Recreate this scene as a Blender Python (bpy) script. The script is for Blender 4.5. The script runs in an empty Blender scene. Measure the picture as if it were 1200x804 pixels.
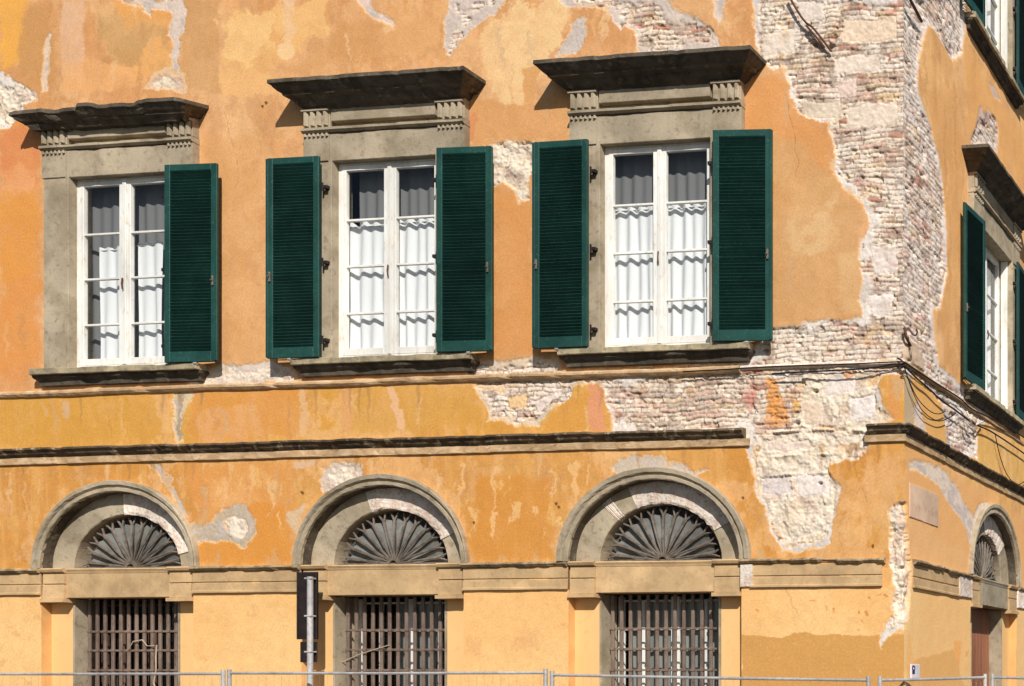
import bpy, bmesh, math, random
import numpy as np
from mathutils import Vector, Matrix
R = math.radians
random.seed(4)

# ------------------------------------------------------------------ camera, sky, sun, exposure
# survey of the photograph: square corner of the house at the origin, main front along -x, side front along +y
X1, X2, YH, FPX = -9300., 1592., 792., 1400.
_b = X1 + X2
CX = (_b + math.sqrt(_b*_b - 4*(X1*X2 + FPX*FPX))) / 2
YAW = math.atan((X2-CX)/FPX)
CAM = (-13.2*math.tan(math.atan((1059.5-CX)/FPX)-YAW), -13.2, 2.05)
scene = bpy.context.scene
col = scene.collection
cam_d = bpy.data.cameras.new('camera'); cam = bpy.data.objects.new('camera', cam_d); col.objects.link(cam)
scene.camera = cam
cam.location = CAM; cam.rotation_euler = (R(90), 0, YAW)
cam_d.sensor_width = 36; cam_d.lens = FPX/1200*36
cam_d.shift_x = -(CX-600)/1200; cam_d.shift_y = (YH-402)/1200
cam_d.clip_start = .1; cam_d.clip_end = 3000
SUN = Vector((.70, -1, .95)).normalized()
w = bpy.data.worlds.new('World'); scene.world = w; w.use_nodes = True
nt = w.node_tree
bg = nt.nodes['Background']; sk = nt.nodes.new('ShaderNodeTexSky'); sk.sky_type = 'NISHITA'; sk.sun_disc = False
sk.sun_elevation = math.asin(SUN.z); sk.sun_rotation = math.atan2(SUN.x, SUN.y)
nt.links.new(sk.outputs[0], bg.inputs[0]); bg.inputs[1].default_value = .058
sd = bpy.data.lights.new('sun', 'SUN'); sd.energy = 4.5; sd.angle = R(.53); sd.color = (1, .96, .90)
sun = bpy.data.objects.new('sun', sd); col.objects.link(sun)
sun.rotation_euler = (-SUN).to_track_quat('-Z', 'Y').to_euler(); sun.location = (20, -25, 25)
vs = scene.view_settings; vs.view_transform = 'Standard'; vs.look = 'None'; vs.gamma = 1; vs.exposure = .15
vs.use_curve_mapping = False
scene.cycles.max_bounces = 6; scene.cycles.transparent_max_bounces = 12

KLIT = 1.22          # sunlit wall colour on screen / albedo
def lin(c):
    c = np.asarray(c, float)/255.
    return np.where(c <= .04045, c/12.92, ((c+.055)/1.055)**2.4)
def alb(c): return np.clip(lin(c)/KLIT, 0, .86)

def wall_pt(px, py, d=0.):       # surveyed point of the main front -> (u, z), d metres proud of it
    dx = (px-CX); r = Vector((math.cos(YAW), math.sin(YAW), 0)); f = Vector((-math.sin(YAW), math.cos(YAW), 0))
    v = r*dx + f*FPX + Vector((0, 0, YH-py)); t = (-d-CAM[1])/v.y
    return CAM[0]+v.x*t, CAM[2]+v.z*t
def side_pt(px, py, d=0.):
    dx = (px-CX); r = Vector((math.cos(YAW), math.sin(YAW), 0)); f = Vector((-math.sin(YAW), math.cos(YAW), 0))
    v = r*dx + f*FPX + Vector((0, 0, YH-py)); t = (d-CAM[0])/v.x
    return CAM[1]+v.y*t, CAM[2]+v.z*t

# ------------------------------------------------------------------ materials
def mat(name, base, rough=.85, metal=0., n1=None, sc1=6, n2=None, sc2=40, bump=.2, bsc=60, bdist=.004, spec=.3, thr=(.45, .6), stretch=None, tone=True):
    m = bpy.data.materials.new(name); m.use_nodes = True; t = m.node_tree; N = t.nodes; L = t.links
    p = N['Principled BSDF']; p.inputs['Roughness'].default_value = rough; p.inputs['Metallic'].default_value = metal
    p.inputs['Specular IOR Level'].default_value = spec
    tc = N.new('ShaderNodeTexCoord'); src = tc.outputs['Object']
    if stretch:
        mp = N.new('ShaderNodeMapping'); mp.inputs['Scale'].default_value = stretch; L.new(src, mp.inputs[0]); src = mp.outputs[0]
    oi = N.new('ShaderNodeObjectInfo')
    off = N.new('ShaderNodeVectorMath'); off.operation = 'ADD'; L.new(src, off.inputs[0])
    sc = N.new('ShaderNodeVectorMath'); sc.operation = 'SCALE'; L.new(oi.outputs['Location'], sc.inputs[0]); sc.inputs['Scale'].default_value = 1.37
    L.new(sc.outputs[0], off.inputs[1]); src = off.outputs[0]
    cur = None
    rgb = N.new('ShaderNodeRGB'); rgb.outputs[0].default_value = (*alb(base), 1); cur = rgb.outputs[0]
    for c, s_, lo in ((n1, sc1, thr), (n2, sc2, (.56, .70))):
        if c is None: continue
        n = N.new('ShaderNodeTexNoise'); n.inputs['Scale'].default_value = s_; n.inputs['Detail'].default_value = 6; n.inputs['Roughness'].default_value = .65
        L.new(src, n.inputs['Vector'])
        r = N.new('ShaderNodeMapRange'); r.inputs[1].default_value = lo[0]; r.inputs[2].default_value = lo[1]; L.new(n.outputs[0], r.inputs[0])
        mx = N.new('ShaderNodeMix'); mx.data_type = 'RGBA'; L.new(r.outputs[0], mx.inputs[0]); L.new(cur, mx.inputs[6]); mx.inputs[7].default_value = (*alb(c), 1)
        cur = mx.outputs[2]
    rv = N.new('ShaderNodeMapRange'); rv.inputs[3].default_value = .90; rv.inputs[4].default_value = 1.08; L.new(oi.outputs['Random'], rv.inputs[0])
    big = N.new('ShaderNodeTexNoise'); big.inputs['Scale'].default_value = 1.7; big.inputs['Detail'].default_value = 4; L.new(src, big.inputs['Vector'])
    bv = N.new('ShaderNodeMapRange'); bv.inputs[1].default_value = .3; bv.inputs[2].default_value = .7; bv.inputs[3].default_value = .76; bv.inputs[4].default_value = 1.2; L.new(big.outputs[0], bv.inputs[0])
    mu = N.new('ShaderNodeMath'); mu.operation = 'MULTIPLY'; L.new(rv.outputs[0], mu.inputs[0]); L.new(bv.outputs[0], mu.inputs[1])
    vs_ = N.new('ShaderNodeVectorMath'); vs_.operation = 'SCALE'; L.new(cur, vs_.inputs[0]); L.new(mu.outputs[0] if tone else rv.outputs[0], vs_.inputs['Scale']); cur = vs_.outputs[0]
    if tone is None: cur = mx.outputs[2] if (n1 or n2) else rgb.outputs[0]
    L.new(cur, p.inputs['Base Color'])
    if bump:
        n = N.new('ShaderNodeTexNoise'); n.inputs['Scale'].default_value = bsc; n.inputs['Detail'].default_value = 5; L.new(src, n.inputs['Vector'])
        b = N.new('ShaderNodeBump'); b.inputs['Strength'].default_value = bump; b.inputs['Distance'].default_value = bdist
        L.new(n.outputs[0], b.inputs['Height']); L.new(b.outputs[0], p.inputs['Normal'])
    return m

def wall_mat():
    m = bpy.data.materials.new('painted_plaster'); m.use_nodes = True; t = m.node_tree; N = t.nodes; L = t.links
    p = N['Principled BSDF']; p.inputs['Roughness'].default_value = .92; p.inputs['Specular IOR Level'].default_value = .15
    at = N.new('ShaderNodeAttribute'); at.attribute_name = 'Col'
    tc = N.new('ShaderNodeTexCoord')
    n = N.new('ShaderNodeTexNoise'); n.inputs['Scale'].default_value = 38; n.inputs['Detail'].default_value = 8; n.inputs['Roughness'].default_value = .7
    L.new(tc.outputs['Object'], n.inputs['Vector'])
    r = N.new('ShaderNodeMapRange'); r.inputs[1].default_value = .3; r.inputs[2].default_value = .7; r.inputs[3].default_value = .84; r.inputs[4].default_value = 1.14
    L.new(n.outputs[0], r.inputs[0])
    mx = N.new('ShaderNodeVectorMath'); mx.operation = 'SCALE'; L.new(at.outputs['Color'], mx.inputs[0]); L.new(r.outputs[0], mx.inputs['Scale'])
    L.new(mx.outputs[0], p.inputs['Base Color'])
    n2 = N.new('ShaderNodeTexNoise'); n2.inputs['Scale'].default_value = 55; n2.inputs['Detail'].default_value = 6; L.new(tc.outputs['Object'], n2.inputs['Vector'])
    b = N.new('ShaderNodeBump'); b.inputs['Strength'].default_value = .35; b.inputs['Distance'].default_value = .006
    L.new(n2.outputs[0], b.inputs['Height']); L.new(b.outputs[0], p.inputs['Normal'])
    return m

WALL = wall_mat()
STONE = mat('grey_brown_sandstone', (190, 174, 148), n1=(168, 152, 126), sc1=3.0, n2=(150, 134, 112), sc2=12, bump=.45, bsc=35, bdist=.008)
STONE_DARK = mat('weathered_stone_shaded', (100, 90, 76), n1=(76, 68, 57), sc1=5, n2=(134, 124, 104), sc2=8, bump=.6, bsc=30, bdist=.012)  # weathered stone, darkened further so the shade of undersides is in the colour
SILLST = mat('sill_stone', (188, 172, 140), n1=(150, 138, 112), sc1=6, n2=(128, 116, 94), sc2=18, bump=.5, bsc=30, bdist=.008)
BAND = mat('tan_limestone_band', (220, 184, 136), n1=(200, 166, 122), sc1=3, n2=(186, 156, 118), sc2=22, bump=.4, bsc=30, bdist=.006)
LEDGE = mat('stained_ledge', (190, 164, 126), n1=(140, 120, 94), sc1=7, n2=(222, 200, 164), sc2=9, bump=.6, bsc=30, bdist=.01)
FASCIA = mat('faded_fascia', (196, 160, 118), n1=(222, 190, 150), sc1=5, n2=(150, 126, 96), sc2=12, bump=.5, bsc=30, bdist=.008, stretch=(1, 1, 2))
LIME = mat('white_limewash', (248, 234, 218), n1=(228, 200, 180), sc1=9, n2=(176, 150, 128), sc2=30, bump=.7, bsc=26, bdist=.02)
PALE = mat('pale_yellow_plaster', (255, 206, 140), n1=(253, 200, 132), sc1=1.6, n2=(248, 192, 122), sc2=9, bump=.25, bsc=50, bdist=.004, thr=(.4, .7), tone=None)
REVEAL = mat('orange_reveal_plaster', (250, 196, 128), n1=(246, 184, 116), sc1=3, bump=.25, bsc=50)
GREEN = mat('dark_green_shutter_paint', (33, 77, 69), rough=.5, n1=(24, 70, 62), sc1=4, n2=(58, 98, 88), sc2=30, bump=.12, bsc=70, bdist=.002, spec=.35)
WHITE = mat('white_window_paint', (255, 253, 246), rough=.5, n1=(250, 245, 235), sc1=8, n2=(228, 212, 192), sc2=20, bump=.15, bsc=50, bdist=.002, stretch=(1, 1, .35))
IRON = mat('rusty_iron', (92, 66, 54), rough=.75, n1=(120, 76, 56), sc1=14, n2=(52, 40, 36), sc2=40, bump=.4, bsc=80, bdist=.002)
GRILLE = mat('brown_grey_grille_paint', (142, 122, 108), rough=.6, n1=(122, 102, 90), sc1=9, n2=(98, 76, 62), sc2=35, bump=.3, bsc=60, bdist=.002, stretch=(1, 1, .4))
FAN = mat('grey_fan_iron', (132, 120, 108), rough=.6, n1=(104, 94, 84), sc1=12, bump=.3)
FANBACK = mat('dull_grey_board', (132, 132, 126), rough=.7, n1=(112, 112, 108), sc1=6, bump=.1)
GALV = mat('galvanised_steel', (206, 202, 200), rough=.5, metal=.25, n1=(184, 180, 178), sc1=18, bump=.08, spec=.5)
BLACK = mat('black_back', (40, 32, 32), rough=.55, n1=(52, 42, 40), sc1=10, bump=.1)
CABLE = mat('black_cable', (44, 36, 32), rough=.6, bump=0)
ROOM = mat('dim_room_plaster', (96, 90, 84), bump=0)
DOOR = mat('brown_varnished_door', (176, 116, 84), rough=.55, n1=(158, 100, 72), sc1=4, n2=(140, 90, 66), sc2=30, bump=.2, stretch=(1, 1, .2))
PLAQ = mat('faded_pink_marble', (244, 208, 176), rough=.6, n1=(236, 196, 162), sc1=9, n2=(246, 216, 196), sc2=30, bump=.1)
PLAQ_TXT = mat('worn_plaque_lettering', (214, 176, 156), bump=0)
TAGW = mat('white_plastic_tag', (245, 240, 245), rough=.35, bump=0)
TAGB = mat('navy_print', (38, 44, 96), rough=.4, bump=0)
PALEWOOD = mat('pale_stick', (196, 178, 152), bump=.1)
ASPHALT = mat('asphalt', (62, 62, 62), n1=(54, 54, 54), sc1=3, n2=(76, 74, 72), sc2=60, bump=.5, bsc=90)
PAVE = mat('pavement_stone', (112, 106, 98), n1=(98, 92, 86), sc1=2, n2=(84, 80, 74), sc2=30, bump=.4)

def curtain_mat(name, c, tr):
    m = bpy.data.materials.new(name); m.use_nodes = True; t = m.node_tree; N = t.nodes; L = t.links
    for n in list(N):
        if n.type == 'BSDF_PRINCIPLED': N.remove(n)
    d = N.new('ShaderNodeBsdfDiffuse'); q = N.new('ShaderNodeBsdfTranslucent'); mx = N.new('ShaderNodeMixShader')
    tc = N.new('ShaderNodeTexCoord'); wv = N.new('ShaderNodeTexNoise'); wv.inputs['Scale'].default_value = 120; L.new(tc.outputs['Object'], wv.inputs['Vector'])
    mr = N.new('ShaderNodeMix'); mr.data_type = 'RGBA'; L.new(wv.outputs[0], mr.inputs[0])
    a = alb(c); mr.inputs[6].default_value = (*(a*.93), 1); mr.inputs[7].default_value = (*np.clip(a*1.05, 0, .9), 1)
    L.new(mr.outputs[2], d.inputs[0]); L.new(mr.outputs[2], q.inputs[0]); mx.inputs[0].default_value = tr
    L.new(d.outputs[0], mx.inputs[1]); L.new(q.outputs[0], mx.inputs[2]); L.new(mx.outputs[0], N['Material Output'].inputs[0])
    return m
CURT = curtain_mat('white_cotton', (255, 255, 255), .10)
NET = curtain_mat('grey_net', (136, 136, 136), .15)
def glass_mat():
    m = bpy.data.materials.new('window_glass'); m.use_nodes = True; t = m.node_tree; N = t.nodes; L = t.links
    for n in list(N):
        if n.type == 'BSDF_PRINCIPLED': N.remove(n)
    tr = N.new('ShaderNodeBsdfTransparent'); tr.inputs[0].default_value = (.97, .985, .985, 1)
    g = N.new('ShaderNodeBsdfGlossy'); g.inputs['Roughness'].default_value = .02
    lw = N.new('ShaderNodeLayerWeight'); lw.inputs[0].default_value = .5
    fr = N.new('ShaderNodeMath'); fr.operation = 'POWER'; L.new(lw.outputs['Facing'], fr.inputs[0]); fr.inputs[1].default_value = 4
    tc = N.new('ShaderNodeTexCoord'); n = N.new('ShaderNodeTexNoise'); n.inputs['Scale'].default_value = 3; L.new(tc.outputs['Object'], n.inputs['Vector'])
    b = N.new('ShaderNodeBump'); b.inputs['Strength'].default_value = .3; b.inputs['Distance'].default_value = .01; L.new(n.outputs[0], b.inputs['Height'])
    L.new(b.outputs[0], g.inputs['Normal'])
    mul = N.new('ShaderNodeMath'); mul.operation = 'MULTIPLY_ADD'; mul.inputs[1].default_value = .9; mul.inputs[2].default_value = .05; L.new(fr.outputs[0], mul.inputs[0])
    mx = N.new('ShaderNodeMixShader'); L.new(mul.outputs[0], mx.inputs[0]); L.new(tr.outputs[0], mx.inputs[1]); L.new(g.outputs[0], mx.inputs[2])
    L.new(mx.outputs[0], N['Material Output'].inputs[0])
    return m
GLASS = glass_mat()

# ------------------------------------------------------------------ helpers
def tag(o, label=None, cat=None, group=None, kind=None):
    if label: o['label'] = label
    if cat: o['category'] = cat
    if group: o['group'] = group
    if kind: o['kind'] = kind
    return o
def empty(name, loc=(0, 0, 0), rz=0, parent=None):
    o = bpy.data.objects.new(name, None); col.objects.link(o); o.location = loc; o.rotation_euler.z = rz; o.parent = parent
    o.empty_display_size = .2
    return o
class MB:
    """collects shapes in front-of-wall coordinates (u along, d proud of the wall, z up)"""
    def __init__(s): s.v = []; s.f = []; s.rnd = random.Random(11)
    def box(s, u0, u1, d0, d1, z0, z1, bev=.004):
        a = len(s.v)
        b = min(bev, (u1-u0)*.3, (d1-d0)*.3, (z1-z0)*.3)
        bm = bmesh.new(); bmesh.ops.create_cube(bm, size=1)
        for v in bm.verts: v.co = ((u0+u1)/2+v.co.x*(u1-u0), -(d0+d1)/2+v.co.y*(d1-d0), (z0+z1)/2+v.co.z*(z1-z0))
        if b > .0005: bmesh.ops.bevel(bm, geom=bm.edges[:], offset=b, segments=1, affect='EDGES')
        bm.verts.index_update()
        s.v += [tuple(v.co) for v in bm.verts]; s.f += [tuple(a+v.index for v in f.verts) for f in bm.faces]; bm.free()
        return s
    def rough(s, u0, u1, d0, d1, z0, z1, step=.06, j=.006):
        """box with worn, chipped front: subdivided and jittered"""
        nu = max(1, round((u1-u0)/step)); nz = max(1, round((z1-z0)/step))
        prof = [(d0, z1), (d1-.004, z1)] + [(d1, z1-.006-(z1-z0-.012)*k/nz) for k in range(nz+1)] + [(d1-.004, z0), (d0, z0)]
        return s.sweep(prof, u0, u1, step=step, j=j)
    def sweep(s, prof, u0, u1, step=.08, j=.004, endL='flat', endR='flat', back=-.02):
        """profile (d, z) drawn along u; end 'return' turns back to the wall, 'mitre' widens by d"""
        n = max(2, round((u1-u0)/step)); a = len(s.v); cols = []
        rd = s.rnd; zmid = sum(p_[1] for p_ in prof)/len(prof)
        chip = [0.]*(n+1); k = 0
        while k < n:
            k += rd.randint(2, 9); ln = rd.randint(1, 4); dep = rd.uniform(.3, 2.2)*j
            for q in range(k, min(n, k+ln)): chip[q] = dep*rd.uniform(.6, 1)
            k += ln
        wav = [j*.5*math.sin(q*.13+len(s.v))+j*.25*math.sin(q*.41) for q in range(n+1)]
        for (d, z) in prof:
            L = u0-(d if endL in ('return', 'mitre') else 0); Rr = u1+(d if endR in ('return', 'mitre') else 0)
            row = []
            if endL == 'return': row.append((L, back, z))
            for k in range(n+1):
                t = k/n; e = chip[k] if 0 < k < n else 0
                row.append((L+(Rr-L)*t, d-(e*(1.6 if d > .03 else .3)+rd.uniform(0, .18)*j)*(1 if d > 0 else 0), z+(wav[k]+rd.uniform(-1, 1)*j*.12)-(e*.5 if z > zmid else -e*.4)))
            if endR == 'return': row.append((Rr, back, z))
            cols.append(row)
        m = len(cols[0])
        for row in cols: s.v += [(u, -d, z) for (u, d, z) in row]
        for i in range(len(prof)-1):
            for k in range(m-1):
                s.f.append((a+i*m+k, a+(i+1)*m+k, a+(i+1)*m+k+1, a+i*m+k+1))
        P = len(prof)
        if endL == 'flat': s.f.append(tuple(a+i*m for i in range(P)))
        if endR == 'flat': s.f.append(tuple(a+i*m+m-1 for i in reversed(range(P))))
        return s
    def tube(s, pts, r, n=6, caps=True):
        a = len(s.v); pts = [Vector((p[0], -p[1], p[2])) for p in pts]; m = len(pts)
        for i, p in enumerate(pts):
            t = (pts[min(i+1, m-1)]-pts[max(i-1, 0)]).normalized()
            up = Vector((0, 0, 1)) if abs(t.z) < .9 else Vector((0, 1, 0))
            x = t.cross(up).normalized(); y = t.cross(x)
            rr = r[i] if isinstance(r, (list, tuple)) else r
            for k in range(n):
                an = 2*math.pi*k/n; s.v.append(tuple(p+x*rr*math.cos(an)+y*rr*math.sin(an)))
        for i in range(m-1):
            for k in range(n):
                s.f.append((a+i*n+k, a+i*n+(k+1) % n, a+(i+1)*n+(k+1) % n, a+(i+1)*n+k))
        if caps: s.f.append(tuple(a+k for k in reversed(range(n)))); s.f.append(tuple(a+(m-1)*n+k for k in range(n)))
        return s
    def ring(s, cz, prof, a0=0, a1=math.pi, n=48, j=.003, cu=0., capped=True):
        """profile of (rx, rz, d) swept round an elliptical arch centred on (cu, cz)"""
        a = len(s.v); P = len(prof); rd = s.rnd
        for k in range(n+1):
            t = a0+(a1-a0)*k/n
            for (rx, rz, d) in prof:
                q = rd.uniform(-1, 1)*j
                s.v.append((cu+(rx+q)*math.cos(t), -(d+rd.uniform(-1, .3)*j), cz+(rz+q)*math.sin(t)))
        for k in range(n):
            for i in range(P-1):
                s.f.append((a+k*P+i, a+k*P+i+1, a+(k+1)*P+i+1, a+(k+1)*P+i))
        return s
    def mesh(s, name):
        me = bpy.data.meshes.new(name); me.from_pydata(s.v, [], s.f); me.update()
        bm = bmesh.new(); bm.from_mesh(me); bmesh.ops.recalc_face_normals(bm, faces=bm.faces[:]); bm.to_mesh(me); bm.free()
        return me
    def build(s, name, m, parent=None, loc=(0, 0, 0), rz=0):
        me = s.mesh(name); me.materials.append(m)
        o = bpy.data.objects.new(name, me); col.objects.link(o); o.parent = parent; o.location = loc; o.rotation_euler.z = rz
        return o
def children(o): return [c for c in bpy.data.objects if c.parent == o]
def copy_tree(o, parent=None):
    c = o.copy(); col.objects.link(c); c.parent = parent
    for ch in children(o): copy_tree(ch, c)
    return c

# numpy noise
def _h(ix, iy, seed):
    n = (ix.astype(np.int64)*374761393 + iy.astype(np.int64)*668265263 + seed*69069) & 0xffffffff
    n = ((n ^ (n >> 13))*1274126177) & 0xffffffff
    n = (n ^ (n >> 16)) & 0xffff
    return n/65535.
def vn(x, y, seed=0):
    ix = np.floor(x); iy = np.floor(y); fx = x-ix; fy = y-iy; fx = fx*fx*(3-2*fx); fy = fy*fy*(3-2*fy)
    a = _h(ix, iy, seed); b = _h(ix+1, iy, seed); c = _h(ix, iy+1, seed); d = _h(ix+1, iy+1, seed)
    return (a*(1-fx)+b*fx)*(1-fy)+(c*(1-fx)+d*fx)*fy
def fbm(x, y, sc, seed=0, o=4, g=.5):
    r = 0; a = 1; t = 0
    for k in range(o):
        r = r+a*vn(x*sc+17.3*k, y*sc-9.1*k, seed+k*7); t += a; a *= g; sc *= 2.03
    return r/t
def sst(x, a, b):
    t = np.clip((x-a)/(b-a), 0, 1); return t*t*(3-2*t)
def sdf(P, U, Z):
    P = np.array(P); d2 = np.full(U.shape, 1e9); ins = np.zeros(U.shape, bool)
    for i in range(len(P)):
        ax, ay = P[i-1]; bx, by = P[i]; ex = bx-ax; ey = by-ay; wx = U-ax; wy = Z-ay
        t = np.clip((wx*ex+wy*ey)/(ex*ex+ey*ey+1e-12), 0, 1)
        d2 = np.minimum(d2, (wx-ex*t)**2+(wy-ey*t)**2)
        c = (ay > Z) != (by > Z)
        with np.errstate(divide='ignore', invalid='ignore'):
            xi = ax+(Z-ay)*ex/(ey if abs(ey) > 1e-12 else 1e-12)
        ins ^= c & (U < xi)
    d = np.sqrt(d2)
    return np.where(ins, -d, d)

# ------------------------------------------------------------------ layout of the fronts (metres)
WINS = [(-10.28, -.11), (-6.57, 0.), (-3.03, 0.)]       # upper windows: centre, cornice drop
BAYS = [-10.38, -6.665, -3.09]                            # arched bays
SWIN, SBAY = 3.35, 3.47
ZSPR, ZC = 3.42, 3.42
TOP = 13.2

class Wall:
    def __init__(s, us, zs, conv, seed):
        s.U, s.Z = np.meshgrid(us, zs); s.conv = conv; s.seed = seed
        s.nu, s.nz = len(us), len(zs); s.us, s.zs = us, zs
        s.C = np.zeros(s.U.shape+(3,)); s.H = np.zeros(s.U.shape)
        U, Z = s.U, s.Z
        wu = (fbm(U, Z, 5, seed+50)-.5)*.18+(fbm(U, Z, 20, seed+51, 4, .7)-.5)*.085
        wz = (fbm(U, Z, 5, seed+60)-.5)*.18+(fbm(U, Z, 20, seed+61, 4, .7)-.5)*.085
        s.WU, s.WZ = wu, wz
        s.make_masonry()
    def make_masonry(s):
        U, Z, sd_ = s.U, s.Z, s.seed
        zz = Z+(fbm(U, Z, 1.3, sd_+1)-.5)*.16+(fbm(U, Z, 9, sd_+2)-.5)*.03
        uu = U+(fbm(U, Z, 9, sd_+3)-.5)*.06
        h = .057; row = np.floor(zz/h); fz = zz/h-row
        L = .21+.12*_h(row, row*0, sd_+4); x = uu/L+_h(row, row*0+3, sd_+5)*7; b = np.floor(x); fx = x-b
        r1 = _h(b, row, sd_+6); r2 = _h(b, row, sd_+7); r3 = _h(b, row, sd_+8)
        dj = np.minimum(np.minimum(fz, 1-fz)*h, np.minimum(fx, 1-fx)*L)+(fbm(U, Z, 45, sd_+9)-.5)*.02
        j = sst(dj, .002, .010)                       # 0 in the joint
        pit = sst(fbm(U, Z, 14, sd_+10), .56, .7)
        lime = sst(fbm(U, Z, 2.6, sd_+12, 5, .6), .45, .62)
        s.bh = -.026+(.014*(r2-.5)+j*.011)*(1-.6*lime)+(fbm(U, Z, 40, sd_+11)-.5)*.014+(fbm(U, Z, 11, sd_+15)-.5)*.012-.02*pit*(r3 > .5)
        cream = alb((246, 226, 202)); pink = alb((228, 192, 170)); red = alb((206, 146, 120)); tanc = alb((238, 208, 168)); gry = alb((206, 186, 168))
        c = np.where((r1 < .5)[..., None], cream, np.where((r1 < .74)[..., None], pink, np.where((r1 < .86)[..., None], tanc, np.where((r1 < .95)[..., None], gry, red))))
        c = c*(1-.75*lime[..., None])+alb((250, 237, 220))*.75*lime[..., None]
        jc = alb((176, 144, 122)); c = jc*(1-j[..., None])+c*j[..., None]
        c = c*(.82+.34*fbm(U, Z, 34, sd_+13))[..., None]
        dirt = (sst(fbm(U, Z, 8, sd_+14, 5, .65), .54, .68)*.65)[..., None]
        s.bc = c*(1-dirt)+alb((160, 134, 116))*dirt
        # rubble and lime
        ru = sst(fbm(U, Z, 6.5, sd_+20, 5, .6), .35, .7); fine = fbm(U, Z, 30, sd_+21, 4, .65)
        bl = fbm(U*.8, Z*1.9, 4.5, sd_+23, 3)
        s.rh = -.030+.026*ru+(fine-.5)*.03
        m = alb((244, 226, 202)); m2 = alb((216, 190, 168)); m3 = alb((252, 240, 222)); m4 = alb((236, 210, 172))
        k = sst(fbm(U, Z, 7, sd_+22, 5, .6), .5, .68)[..., None]; k2 = sst(fine, .55, .75)[..., None]; k3 = sst(bl, .55, .7)[..., None]
        s.rc = (m*(1-k)+m2*k); s.rc = s.rc*(1-.6*k2)+m3*.6*k2; s.rc = s.rc*(1-.4*k3)+m4*.4*k3
    def poly(s, pts, raw=False): return pts if raw else [s.conv(*p) for p in pts]
    def region(s, P, pad):
        P = np.array(P); u0, z0 = P.min(0)-pad; u1, z1 = P.max(0)+pad
        i0, i1 = np.searchsorted(s.us, [u0, u1]); k0, k1 = np.searchsorted(s.zs, [z0, z1])
        return slice(k0, k1), slice(i0, i1)
    def dist(s, pts, rag, raw, pad):
        P = s.poly(pts, raw); sl = s.region(P, pad)
        return sl, sdf(P, s.U[sl]+s.WU[sl]*rag, s.Z[sl]+s.WZ[sl]*rag)
    def tint(s, pts, c, a=1., soft=.03, rag=1., blotch=0., raw=False, bs=4., seed=0, stretch=1.):
        soft *= .6; a = min(1., a*1.2)
        sl, d = s.dist(pts, rag, raw, soft+.15)
        if d.size == 0: return
        m = sst(-d, -soft, soft)*a
        if blotch: m = m*(1-blotch+blotch*sst(fbm(s.U[sl]*stretch, s.Z[sl], bs, 300+seed, 5), .4, .62))
        s.C[sl] = s.C[sl]*(1-m[..., None])+alb(c)*m[..., None]
    def peel(s, pts, kind='brick', rag=1., rim=.05, rimc=(240, 228, 216), depth=1., raw=False, skim=0.):
        """plaster fallen away: the lip of the break, a ragged rim of lime, masonry behind"""
        sl, d = s.dist(pts, rag, raw, .25)
        if d.size == 0: return
        u, z = s.U[sl], s.Z[sl]
        # the top coat lets go further out than the render does
        e0 = sst(.10*(fbm(u, z, 5, 97, 5, .6)-.42)+.006-d, 0, .006)
        s.C[sl] = s.C[sl]*(1-.8*e0[..., None])+alb((240, 198, 150))*.8*e0[..., None]; s.H[sl] -= e0*.004
        m = sst(-d, -.004, .008)
        if kind == 'brick': c, h = s.bc[sl].copy(), s.bh[sl]
        elif kind == 'rubble': c, h = s.rc[sl].copy(), s.rh[sl]
        else:   # thin grey-white skim of old plaster
            k = sst(fbm(u, z, 9, 77, 5, .6), .4, .65)[..., None]
            c = alb(rimc)*(1-k)+alb((206, 190, 178))*k; h = -.006+(fbm(u, z, 30, 5)-.5)*.006
        rw = rim*(.1+2.0*sst(fbm(u, z, 3.5, 91, 5, .6), .3, .7))
        rm = (1-sst(-d, rw*.6, rw))[..., None]*(1 if rim else 0)
        rc = alb(rimc)*(.93+.14*fbm(u, z, 30, 8))[..., None]
        gk = sst(fbm(u, z, 6, 92), .5, .62)[..., None]; rc = rc*(1-.55*gk)+alb((204, 188, 176))*.55*gk
        c = c*(1-rm)+rc*rm
        h = h*depth*(1-rm[..., 0])+(-.008+(fbm(u, z, 30, 9)-.5)*.01)*rm[..., 0]
        s.C[sl] = s.C[sl]*(1-m[..., None])+c*m[..., None]
        s.H[sl] = s.H[sl]*(1-m)+h*m
    def block(s, pts, c=(240, 228, 200), h=-.020, raw=False):
        c = (min(250, c[0]+3), c[1]-2, c[2]+8)
        sl, d = s.dist(pts, .6, raw, .1)
        if d.size == 0: return
        u, z = s.U[sl], s.Z[sl]; m = sst(-d, -.004, .008)
        cc = alb(c)*(.9+.2*fbm(u, z, 14, 31))[..., None]
        k = sst(fbm(u, z, 9, 33, 5, .6), .55, .7)[..., None]*.5; cc = cc*(1-k)+alb((206, 184, 158))*k
        e = 1-sst(-d, .008, .02)
        s.C[sl] = s.C[sl]*(1-m[..., None])+cc*m[..., None]; s.H[sl] = s.H[sl]*(1-m)+(h-.006*e+(fbm(u, z, 25, 34)-.5)*.016)*m
    def drip(s, px, py, w_, l_, c=(244, 186, 100), a=.7, soft=.02):
        s.tint([(px-w_/2, py), (px+w_/2, py+1), (px+w_*.35, py+l_*.6), (px+w_*.1, py+l_), (px-w_*.3, py+l_*.7)], c, a, soft, 1.2)
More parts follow.
